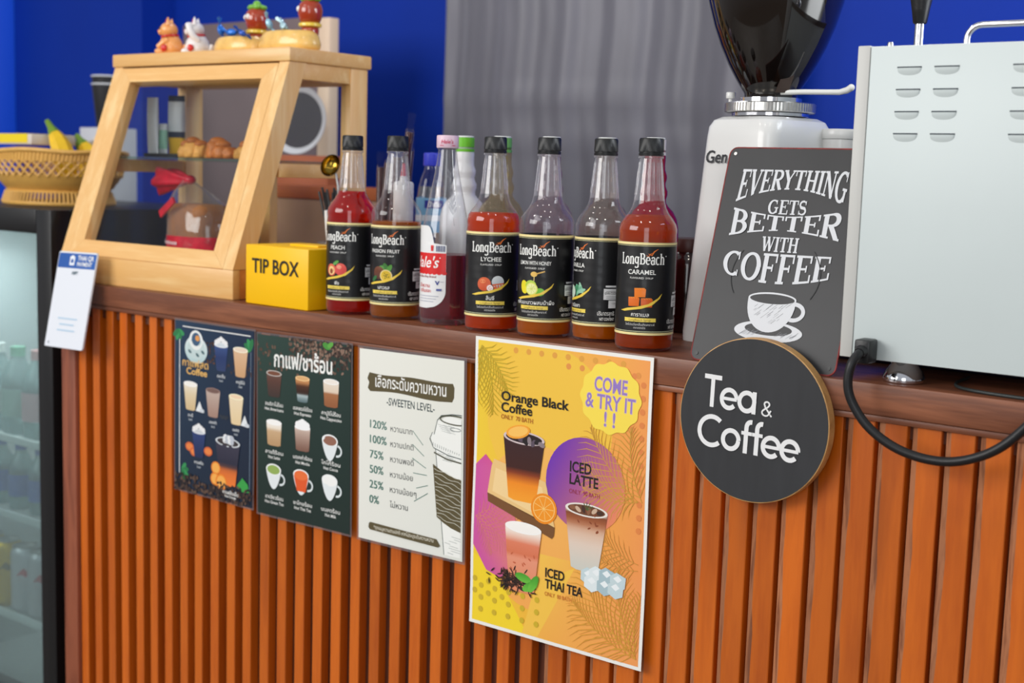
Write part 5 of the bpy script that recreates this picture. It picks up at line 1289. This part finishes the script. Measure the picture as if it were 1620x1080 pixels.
# faint drip rings
for a0, a1, rx in ((150, 215, .060), (-40, 30, .060)): A.line(arc(c0 - .003, .165, rx, .052, a0, a1, 14), .0012, (48, 48, 50))
A.build('lettering', M_PRINT, t, color=True, smooth=0, fix=False)
for a, b in ((.0085, shh - .0085), (sw - .0085, shh - .0085), (.0085, .0085), (sw - .0085, .0085)): MB().lathe([(.0001, .0002), (.0022, .0002), (.0022, .0008), (.0001, .0008)], 14, mat=MS @ Matrix.Translation((a, b, 0))).build('nail_hole', M_STEEL if b > .1 else M_BLACK, t)

# ------------------------------------------------------------------ coffee grinder
GX, GY = .3190, .2350
g0 = thing('coffee_grinder', 'white coffee grinder with a big dark bean hopper behind the black tin sign', 'grinder', (GX, GY, CT + .0004), R(-14))
def oct_ring(w, d, c, z, n=5):
    p = []
    for sx, sy, a0 in ((1, 1, 0), (-1, 1, 90), (-1, -1, 180), (1, -1, 270)):
        for i in range(n + 1): a = R(a0 + 90 * i / n); p.append((sx * (w - c) + c * math.cos(a), sy * (d - c) + c * math.sin(a), z))
    return p
mb = MB(); lev = [(.078, .084, .022, .0), (.0785, .0845, .022, .012), (.073, .080, .022, .10), (.068, .074, .022, .20), (.0635, .069, .022, .285), (.0625, .067, .022, .300), (.059, .063, .024, .309), (.052, .056, .026, .3135), (.03, .03, .028, .3150)]
vs = []; fs = []; N = 24
for w, dd, c, z in lev: vs += oct_ring(w, dd, c, z)
for i in range(len(lev) - 1):
    for k in range(N): fs.append((i * N + k, i * N + (k + 1) % N, (i + 1) * N + (k + 1) % N, (i + 1) * N + k))
fs += [list(range(N))[::-1], [(len(lev) - 1) * N + k for k in range(N)]]
body = mb.add(vs, fs).build('body', M_GRWHITE, g0, smooth=30)
A = Art(lambda u, v, h: (u, -.0712 - h - .0165 * (v / .1), .262 - v), .0002)
A.text('Gen', -.0480, .0118, .0240, (36, 38, 42), .016, 'L'); A.build('lettering', M_PRINT, body, color=True, smooth=0, fix=False)
GT = Matrix.Translation((0, 0, 0))
MB().lathe([(.047, .3148), (.053, .3155), (.053, .3195), (.047, .320)], 64).build('base_ring', M_CHROME, g0, smooth=40)
mb = ribbed([(.050, .3202), (.0605, .3204), (.0620, .3215), (.0620, .3325), (.0605, .3338), (.045, .334)], 160, .004, .321, .333); mb.build('adjusting_ring', M_STEEL, g0, smooth=20)
MB().lathe([(.040, .3340), (.0425, .3345), (.0425, .3405), (.040, .341)], 64).build('hopper_collar', M_CHROME, g0, smooth=40)
k = Matrix.Rotation(R(14), 4, 'Z')
MB().lathe([(.0030, .333), (.0030, .3395), (.0062, .340), (.0066, .341), (.0066, .3475), (.0060, .3485), (.0001, .349)], 20, mat=k @ Matrix.Translation((-.0525, -.018, 0))).build('locking_screw', M_GRWHITE, g0, smooth=40)
mb = MB().tube([k @ Vector(p) for p in ((.030, -.03, .3465), (.058, -.02, .3475), (.09, -.01, .3475), (.104, -.006, .3475), (.113, -.003, .3500), (.1185, -.002, .3535))], [.0034, .0036, .0036, .0038, .0044, .0046], 12); mb.ball(k @ Vector((.1185, -.002, .3535)), .0048); mb.build('lever', mat('white lever plastic', (226, 226, 222), .35), g0, smooth=60)
M_HOP = mat('smoky hopper', (16, 11, 9), .04, spec=.7, coat=.6)
HP = [(.036, .3405), (.0365, .3465), (.0400, .352), (.0490, .366), (.0605, .386), (.0720, .410), (.0825, .437), (.0915, .468), (.0985, .503), (.1025, .54), (.1040, .575), (.1040, .60)]
MB().lathe(HP, 80, cap0=True, cap1=False).build('hopper', M_HOP, g0, smooth=80)
MB().lathe([(.1050, .5985), (.1065, .600), (.1065, .612), (.100, .620), (.03, .624), (.0001, .624)], 72).build('hopper_lid', M_BLACK, g0, smooth=40)
mb = MB().prism([(-.008, .346), (.010, .346), (.018, .372), (.016, .392), (.010, .394)], -.001, .001, 'y', 0, k @ Matrix.Translation((.032, -.034, 0)) @ Matrix.Rotation(R(40), 4, 'Z')); mb.build('hopper_shutter', mat('brown shutter', (44, 30, 22), .25, coat=.4), g0)
T = k @ Matrix.Translation((.0850, .050, 0))
MB().lathe([(.0285, .13), (.030, .135), (.0315, .285), (.0315, .2865)], 40, mat=T, cap1=True).build('doser', M_GRWHITE, g0, smooth=40)
MB().lathe([(.0325, .2868), (.0330, .2875), (.0330, .2985), (.0318, .3005), (.0001, .301)], 40, mat=T).build('doser_lid', M_GRWHITE, g0, smooth=40)
MB().box((.04, .02, .16), (.075, .06, .27), mat=k, bev=.004).build('doser_arm', M_GRWHITE, g0)

# ------------------------------------------------------------------ espresso machine, its back towards us
mx0, mx1, my0, my1, mz0, mz1 = .5455, 1.12, .0045, .415, .0265, .3835
m0 = thing('espresso_machine', 'large white espresso machine with its louvred back towards the room', 'coffee machine', (mx0, my0, CT))
Wd = mx1 - mx0; Dp = my1 - my0
MB().box((.002, .004, mz0 + .001), (Wd - .002, Dp, mz1 - .014), bev=.002).build('body', M_WHITE, m0)
for x0 in (0, Wd - .015): MB().box((x0, 0, mz0), (x0 + .015, .05, mz1), bev=.0012).build('corner_flange', M_FLANGE, m0)
# rear panel with pressed louvres
MB().box((.0157, .0005, mz0), (Wd - .0157, .004, mz1 - .0012), bev=.0008).build('rear_panel', M_WHITE, m0)
MB().box((.0158, .0042, mz1 - .016), (Wd - .0158, .010, mz1 - .0008)).box((0, .0505, mz1 - .016), (.004, Dp, mz1 - .002)).box((Wd - .004, .0505, mz1 - .016), (Wd, Dp, mz1 - .002)).build('top_rim', M_STEEL, m0)
M_SLOT = mat('louvre slot', (70, 78, 84), .7)
for r_ in range(4):
    for c_ in range(9):
        if c_ % 3 == 2 and False: continue
        xc = .0620 + .0425 * (c_ % 2) + .128 * (c_ // 2); z = .3575 - .0245 * r_
        if xc > Wd - .05: continue
        w = .0140
        vs = []; n = 12
        for j in range(5):
            for i in range(n + 1):
                a = math.pi * i / n; q = 1 - j / 4
                vs.append((xc - w * math.cos(a) * (1 - .0 * q) * (1 if j == 0 else (1 - j / 4 * .0)), .0006 - .0022 * math.sin(a) ** .7 * math.sin(math.pi / 2 * q), z - .0085 * (j / 4) * math.sin(a) ** .6))
        lq = MB().add(vs, [(j * (n + 1) + i, j * (n + 1) + i + 1, (j + 1) * (n + 1) + i + 1, (j + 1) * (n + 1) + i) for j in range(4) for i in range(n)]).build('louvre', M_WHITE, m0, smooth=60)
        MB().box((xc - w, -.0002, z), (xc + w, .0006, z + .0016)).build('slot', M_SLOT, lq)
MB().lathe([(.0001, 0), (.0035, 0), (.0035, .004), (.0028, .006), (.0001, .0062)], 16, mat=Matrix.Translation((.030, .02, mz1 - .001))).build('lid_screw', M_STEEL, m0, smooth=40)
for fx, fy in ((.066, .0350), (Wd - .066, .0350), (.066, Dp - .035), (Wd - .066, Dp - .035)):
    MB().lathe([(.0235, 0), (.0245, .0015), (.0240, .006), (.0205, .013), (.0165, .0185), (.0155, .020), (.0155, .0268)], 40, mat=Matrix.Translation((fx, fy, .0006))).build('foot', M_CHROME, m0, smooth=40)
rl = MB()
zb, zt, ry = mz1 - .010, .4035, .050
def rail(x0, x1, y):
    P = [(x0, y, zb), (x0, y, zt - .016)] + [(x0 + .016 - .016 * math.cos(R(a)), y, zt - .016 + .016 * math.sin(R(a))) for a in range(15, 91, 15)] + [(x1 - .016 + .016 * math.sin(R(a)), y, zt - .016 + .016 * math.cos(R(a))) for a in range(0, 91, 15)] + [(x1, y, zb)]
    return P
MB().tube(rail(.1180, .1960, .018), .0036, 14).build('cup_rail', M_CHROME, m0, smooth=60); MB().tube(rail(.40, .48, .018), .0036, 14).build('cup_rail', M_CHROME, m0, smooth=60)
MB().box((.0150, .055, mz1 - .0135), (Wd - .015, Dp - .01, mz1 - .0125)).build('top_tray', M_STEEL, m0)

# tamper on top of the machine
tm = thing('tamper', 'black and chrome coffee tamper standing on the espresso machine', 'tamper', (.5800, .0960, CT + mz1 - .0122))
MB().lathe([(.0001, 0), (.018, 0), (.0185, .001), (.0185, .010), (.016, .013), (.0062, .017), (.0056, .022), (.0056, .050)], 40).build('base', M_CHROME, tm, smooth=40)
MB().lathe([(.0062, .0445), (.0080, .046), (.0105, .062), (.0135, .078), (.0138, .080)], 36, cap1=True).build('handle', M_BLACK, tm, smooth=50)
MB().lathe([(.0138, .0801), (.0140, .086), (.0138, .096), (.0125, .104), (.009, .1105), (.004, .1135), (.0001, .114)], 36, cap0=True).build('handle_cap', M_CHROME, tm, smooth=60)

# power cable from the machine, slung in front of the counter
c0 = thing('power_cable', 'thick black power cable looping down from the white machine', 'cable', (.5835, -.003, CT + .040))
MB().box((-.0095, -.0190, -.0165), (.0095, .0062, .0115), bev=.003).build('plug', M_BLACK, c0)
pts = [(.001, -.0190, -.002), (.0005, -.030, -.005), (-.002, -.038, -.014), (-.0045, -.040, -.030), (-.003, -.040, -.046), (.004, -.039, -.062), (.018, -.038, -.080), (.038, -.037, -.095), (.062, -.036, -.1055), (.090, -.035, -.1105), (.118, -.035, -.109), (.145, -.035, -.100), (.168, -.035, -.086), (.19, -.034, -.064), (.215, -.033, -.03), (.235, -.030, .01), (.25, -.024, .025), (.252, -.012, .032), (.252, .0005, .034)]
def smooth(P, n=6):
    P = [Vector(p) for p in P]; out = []
    for i in range(len(P) - 1):
        a, b, c, d_ = P[max(0, i - 1)], P[i], P[i + 1], P[min(len(P) - 1, i + 2)]
        for k in range(n):
            t = k / n; out.append(.5 * ((2 * b) + (c - a) * t + (2 * a - 5 * b + 4 * c - d_) * t * t + (3 * b - a - 3 * c + d_) * t ** 3))
    return out + [P[-1]]
MB().tube(smooth(pts), .0053, 14).build('cord', mat('black rubber', (22, 22, 24), .42), c0, smooth=60)
MB().tube([(.0005, -.0190, -.002), (.0005, -.026, -.0035)], [.0078, .0064], 14).build('strain_relief', M_BLACK, c0, smooth=40)
o = MB().tube(smooth([(.06, .12, .0022), (.066, .06, .0022), (.085, .028, .0022), (.13, .013, .0022), (.2, .011, .0022), (.3, .03, .0022), (.4, .1, .0022)]), .0020, 8).build('thin_cable', mat('thin dark cable', (46, 52, 52), .4), loc=(.600, .000, CT + .0004), smooth=60)
tag(o, 'thin dark cable lying on the counter under the white machine', 'cable')
o = thing('stacking_box', 'dark violet box on the counter under the espresso machine', 'box', (.60, .17, CT + .0004))
MB().box((-.165, 0, 0), (.20, .12, .018), bev=.002).build('box', mat('dark violet plastic', (24, 14, 42), .4), o)
MB().box((-.167, -.002, .0182), (.202, .122, .0225), bev=.001).build('lid', mat('dark violet lid', (20, 12, 34), .45), o)

# ------------------------------------------------------------------ drinks fridge left of the counter
FZ = CT + .131
f0 = thing('drinks_fridge', 'black glass-door drinks fridge left of the slatted counter', 'fridge', (-1.108, .03, 0))
FW, FD = .62, .52; M_FWHITE = mat('white fridge liner', (200, 208, 208), .4); M_FBLK = mat('black fridge paint', (20, 20, 22), .4, bump=.05, bscale=200)
MB().box((-FW, .045, .0), (-FW + .03, FD, FZ), bev=.002).box((-.03, .045, .0), (0, FD, FZ), bev=.002).box((-FW + .0302, .045, FZ - .04), (-.0302, FD, FZ), bev=.002).box((-FW + .0302, FD - .03, .0), (-.0302, FD, FZ - .0402)).box((-FW + .0302, .045, .0), (-.0302, FD - .0302, .10)).build('cabinet', M_FBLK, f0)
mb = MB().box((-FW + .0303, .05, .1003), (-FW + .036, FD - .0305, FZ - .0405)).box((-.036, .05, .1003), (-.0303, FD - .0305, FZ - .0405)).box((-FW + .0362, FD - .036, .1003), (-.0362, FD - .0305, FZ - .0405)).box((-FW + .0362, .05, FZ - .047), (-.0362, FD - .0362, FZ - .0406)).box((-FW + .0362, .05, .1003), (-.0362, FD - .0362, .106)); mb.build('liner', M_FWHITE, f0)
mb = MB().box((-FW, 0, .06), (-FW + .051, .0447, FZ - .001), bev=.003).box((-.051, 0, .06), (0, .0447, FZ - .001), bev=.003).box((-FW + .0512, 0, FZ - .0495), (-.0512, .0447, FZ - .001), bev=.003).box((-FW + .0512, 0, .06), (-.0512, .0447, .16), bev=.003); dr = mb.build('door', M_FBLK, f0)
MB().box((-FW + .0513, .010, .1602), (-.0513, .0135, FZ - .0497)).build('glass_pane', clear('milky fridge glass', (232, 240, 240), .06, .03, .25, (176, 190, 192)), dr)  # pale grey milkiness mixed evenly into the pane
MB().box((-FW + .01, -.03, .5), (-FW + .028, -.001, .9), bev=.004).build('handle', M_BLACK, dr)
SH = [CT - .372, CT - .540, CT - .765]
for z in SH:
    mb = MB(); 
    for k in range(26): y = .07 + k * .0148; mb.tube([(-FW + .038, y, z), (-.038, y, z)], .0016, 6)
    mb.box((-FW + .038, .060, z - .005), (-.038, .066, z + .012), bev=.001); mb.build('shelf', mat('white wire shelf', (220, 230, 228), .4), f0)
fl = bpy.data.lights.new('fridge_lamp', 'AREA'); fl.energy = 3.2; fl.size = .4; fl.size_y = .1; fl.shape = 'RECTANGLE'; fl.color = (.97, 1, 1)
flo = bpy.data.objects.new('fridge_lamp', fl); COL.objects.link(flo); flo.location = (-FW / 2, .12, FZ - .05); flo.rotation_euler = (R(15), 0, 0); flo.parent = f0
FX, FY = -1.108, .03


def can(label, x, z, y, top, bodyc, mark):
    o = thing('drink_can', label, 'can', (x, y, z), facing(x, y), 'cans on the lowest visible fridge shelf')
    MB().lathe([(.022, 0), (.026, .003), (.0305, .011), (.031, .014), (.031, .132), (.0285, .141), (.0262, .146)], 36).build('can', mat('can paint', bodyc, .28, .5), o, smooth=50)
    MB().lathe([(.0262, .1462), (.0272, .147), (.0268, .149), (.0245, .1492), (.024, .1465), (.0001, .1462)], 36).build('lid', M_STEEL, o, smooth=50)
    if mark:
        A = Art(lambda u, v, h: ((.0312 + h) * math.sin(u / .031), -(.0312 + h) * math.cos(u / .031), .125 - v), .0001)
        for k in range(3): A.ell(-.006 + .008 * k, .03 + .004 * (k % 2), .008, .006, mark, rot=-30)
        A.line([(-.018, .038), (-.004, .022), (.006, .036), (.018, .02)], .0035, mark); A.line([(-.014, .048), (.014, .04)], .002, mark)
        A.build('print', M_PRINT, o, color=True, smooth=0, fix=False)


cz = SH[2] + .0018
for k, (x, c, mk, lab) in enumerate(((-1.285, (214, 216, 220), (190, 40, 60), 'silver can with a red mark at the right end of its fridge shelf'), (-1.350, (222, 224, 228), (196, 44, 64), 'silver can with a red mark, second from the right on its fridge shelf'), (-1.420, (232, 190, 30), (120, 100, 20), 'yellow drink can on the fridge shelf'), (-1.490, (226, 186, 30), None, 'second yellow can, farther left on the fridge shelf'))):
    can(lab, x - .035, cz, FY + .105, None, c, mk)
M_PET = clear('misty drink bottle', (220, 236, 236), .06, .05, .35, (196, 216, 216))


def drink(label, x, y, z, s, capc, labc, name='drink_bottle'):
    o = thing(name, label, 'bottle', (x, y, z), 0, 'bottles in the fridge')
    MB().lathe([(r_ * s, q * s) for r_, q in ((.030, 0), (.032, .006), (.032, .105), (.029, .118), (.016, .142), (.013, .150), (.013, .158))], 28).build('bottle', M_PET, o, smooth=50)
    MB().lathe([(.0145 * s, .152 * s), (.0145 * s, .170 * s), (.0001, .171 * s)], 24).build('cap', mat('drink cap', capc, .4), o, smooth=40)
    MB().lathe([(.0326 * s, .035 * s), (.0326 * s, .09 * s)], 28, cap0=False, cap1=False).build('label', mat('drink label', labc, .5), o, smooth=50)


for k in range(5):
    drink(('chilled bottle with a blue label at the right end of the middle fridge shelf', 'second blue-labelled chilled bottle from the right on the middle fridge shelf', 'third blue-labelled chilled bottle from the right on the middle fridge shelf', 'fourth blue-labelled bottle on the middle fridge shelf', 'leftmost blue-labelled bottle on the middle fridge shelf')[k], -1.185 - .078 * k, FY + .12, SH[1] + .0018, .86, (70, 90, 170), (74, 100, 178))
    drink(('chilled bottle with a green label at the right end of the top fridge shelf', 'chilled bottle with a pale label, second from the right on the top fridge shelf', 'chilled bottle with a pink label on the top fridge shelf', 'chilled bottle with a grey green label on the top fridge shelf', 'leftmost chilled bottle on the top fridge shelf')[k], -1.185 - .08 * k, FY + .12, SH[0] + .0018, 1.12, ((210, 120, 140), (220, 224, 220), (210, 150, 150), (120, 180, 150), (220, 224, 220))[k], ((120, 170, 150), (200, 214, 210), (214, 170, 176), (150, 180, 170), (200, 210, 206))[k])
o = thing('plastic_bag', 'white plastic bag at the bottom of the fridge', 'bag', (-1.33, FY + .20, .1065))
mb = MB(); lumpy(mb, (0, 0, 0), .09, .06, .09, 5, .3); mb.build('bag', mat('white thin plastic', (214, 224, 224), .35), o, smooth=30)

# basket of bananas on the fridge
BX, BY, BZ = -1.392, .235, FZ + .0004
bk = thing('woven_basket', 'tan plastic woven fruit basket on top of the black fridge', 'basket', (BX, BY, BZ)); bk.scale = (.92, .92, .95)
M_TAN = mat('tan basket plastic', (222, 172, 88), .42, coat=.2, noise=.06, nscale=60)
ey = .80
def el(rx, a, z): return (rx * math.cos(a), rx * ey * math.sin(a), z)
mb = MB().lathe([(.1480, .0), (.1500, .003), (.1490, .007), (.1400, .006), (.1400, .001)], 72, sy=ey, cap0=False, cap1=False).lathe([(.1330, .0290), (.1390, .0265), (.1400, .0300), (.1350, .0330)], 72, sy=ey, cap0=False, cap1=False)
for k in range(84): a = 2 * math.pi * k / 84; mb.tube([el(.1475, a, .004), el(.1370, a, .029)], .0030, 6)
mb.build('foot_ring', M_TAN, bk, smooth=50)
MB().lathe([(.0001, .030), (.126, .030), (.1375, .034), (.1560, .052), (.1660, .066), (.1640, .066), (.154, .053), (.136, .036), (.0001, .033)], 72, sy=ey).build('bowl', M_TAN, bk, smooth=50)
mb = MB(); n = 44
for k in range(n):
    for s in (-1, 1):
        a0 = 2 * math.pi * k / n; mb.tube([el(.165 + .010 * q, a0 + s * q * 2 * math.pi / n * 1.5, .064 + .034 * q) for q in (0, .33, .66, 1)], .0026, 6)
mb.build('lattice', M_TAN, bk, smooth=60)
mb = MB().lathe([(.1735, .096), (.1770, .097), (.1795, .116), (.1770, .117)], 72, sy=ey, cap0=False, cap1=False).lathe([(.1770, .117), (.1735, .096)], 72, sy=ey, cap0=False, cap1=False)
for k in range(110): a = 2 * math.pi * k / 110; mb.tube([el(.1772, a, .098), el(.1800, a + .02, .116)], .0018, 5)
mb.build('woven_band', M_TAN, bk, smooth=60)
MB().tube([el(.1800, 2 * math.pi * k / 96, .1195 + .0022 * math.sin(k * 2 * math.pi / 96 * 5 + 1)) for k in range(96)], .0050, 10, closed=True).build('rim', M_TAN, bk, smooth=60)
M_BAN = mat('banana skin', (232, 190, 30), .45, noise=.14, nscale=40); M_BGRN = mat('green banana tip', (112, 146, 40), .5)
def banana(label, x, y, rz, lean, L=.15):
    o = thing('banana', label, 'fruit', (BX + x, BY + y, BZ + .034), rz, 'bananas in the basket')
    P = [(.0 + lean * q * L + .02 * math.sin(math.pi * q), 0, .004 + L * q) for q in [i / 10 for i in range(11)]]
    rad = [.008, .017, .0215, .0230, .0235, .0230, .0220, .0190, .0135, .0075, .0055]
    MB().tube(P[:9], rad[:9], 7).build('skin', M_BAN, o, smooth=40); MB().tube(P[8:], rad[8:], 7).build('stem', M_BGRN, o, smooth=40)
banana('ripe banana standing tallest in the basket, its green tip up', .085, -.035, .1, -.45, .140)
banana('banana leaning right behind the tallest banana', .106, .022, .1, -.55, .112); banana('shortest banana half hidden behind the others', .020, .050, 1.2, -.2, .098)
o = thing('yellow_carton', 'flat yellow and white carton lying on the left side of the basket', 'carton', (BX - .055, BY - .02, BZ + .1265), -.12)
MB().box((-.09, -.05, 0), (.085, .05, .022), bev=.001).build('carton', mat('white card', (214, 206, 196), .6), o); MB().box((-.091, -.0512, .0035), (.067, -.0501, .0222)).box((-.091, -.0501, .0221), (.067, .05, .0228)).build('yellow_print', mat('yellow card print', (240, 214, 24), .5), o)
o = thing('paper_wrapper', 'crumpled white paper behind the bananas in the basket', 'paper', (BX + .075, BY + .066, BZ + .036), .3)
mb = MB().add([(-.03, 0, 0), (.02, .004, 0), (.048, .012, .07), (.02, 0, .118), (-.015, .006, .125), (-.042, -.004, .10)], [(0, 1, 2), (0, 2, 5), (2, 3, 5), (3, 4, 5)]); q = mb.build('paper', mat('white paper wrap', (206, 204, 204), .6), o, smooth=0, fix=False); md = q.modifiers.new('t', 'SOLIDIFY'); md.thickness = .0012

# ------------------------------------------------------------------ things on the back workbench
WZ = .9204
def paper_cup(label, x, y, n, name='paper_cup'):
    for k in range(n):
        o = thing('paper_cup', label[k], 'cup', (x, y, WZ + .020 * k), 0, 'paper cups stacked on the workbench')
        MB().lathe([(.028, 0), (.0285, .001), (.040, .108), (.0385, .108), (.0275, .004), (.0001, .004)], 32, cap1=False).build('cup', mat('black paper', (30, 30, 34), .5), o, smooth=40)
        MB().tube([(.0395 * math.cos(R(a)), .0395 * math.sin(R(a)), .1085) for a in range(0, 360, 12)], .0022, 8, closed=True).build('rolled_rim', M_PWHITE, o, smooth=60)
o = thing('back_board', 'tall grey-brown board with a pale right edge standing behind the pastry case', 'board', (-1.2300, .85, WZ), .0)
MB().box((-.52, 0, 0), (.0, .03, .722), bev=.002).build('board', mat('grey brown card', (112, 96, 98), .7, noise=.06, nscale=8), o)
MB().box((.0004, -.001, .0), (.0400, .031, .718), bev=.002).build('pale_edge', mat('cream wood edge', (222, 196, 170), .5), o)
o = thing('round_plate', 'round white-rimmed plate propped on the workbench behind the pastry case', 'plate', (-1.157, .72, WZ), .25)
T = Matrix.Translation((0, 0, .466)) @ Matrix.Rotation(R(86), 4, 'X') @ Matrix.Diagonal((.80, .80, .8, 1))
MB().lathe([(.082, .0), (.090, .004), (.098, .010), (.100, .011), (.100, .008), (.090, 0), (.082, -.003)], 56, mat=T, cap0=False, cap1=False).build('rim', mat('white plate glaze', (200, 200, 204), .3), o, smooth=60)
MB().lathe([(.0001, 0), (.083, .0), (.083, -.003), (.0001, -.003)], 48, mat=T).build('centre', mat('mauve plate glaze', (26, 17, 23), .5, noise=.2, nscale=14), o, smooth=40)
MB().box((-.10, -.03, 0), (.10, .07, .384), bev=.002).build('stand', mat('orange brown card', (164, 84, 40), .6), o)
o = thing('cardboard_box', 'brown cardboard box seen through the right side of the pastry case', 'box', (-.860, .545, WZ), .0)
MB().box((-.30, 0, 0), (.05, .13, .288), bev=.002).build('box', mat('brown cardboard', (166, 128, 100), .7, noise=.06, nscale=10), o); MB().box((-.302, -.002, .289), (.052, .132, .317), bev=.002).build('lid', mat('orange brown lid', (176, 92, 44), .6), o)
paper_cup(('lower black paper cup of the pair behind the left post of the pastry case', 'upper black paper cup behind the left post of the pastry case'), -1.73, .60, 2)
o = thing('cup_carton', 'grey carton under the black paper cups behind the left end of the case', 'carton', (-1.73, .60, WZ))
MB().box((-.05, -.05, 0), (.05, .05, .44), bev=.002).build('carton', mat('pale grey card', (196, 198, 206), .6), o)
for c in bpy.data.objects:
    if c.name.startswith('paper_cup') and c.parent is None: c.location.z += .4404
o = thing('equipment_box', 'black appliance box behind the bread bag, seen through the front glass', 'box', (-1.50, .555, WZ))
MB().box((-.17, 0, 0), (.15, .12, .245), bev=.004).build('casing', mat('black appliance', (24, 22, 32), .35), o); MB().box((-.14, -.002, .03), (.14, -.0002, .21), bev=.0005).build('front_panel', mat('dark panel', (34, 32, 46), .3), o)
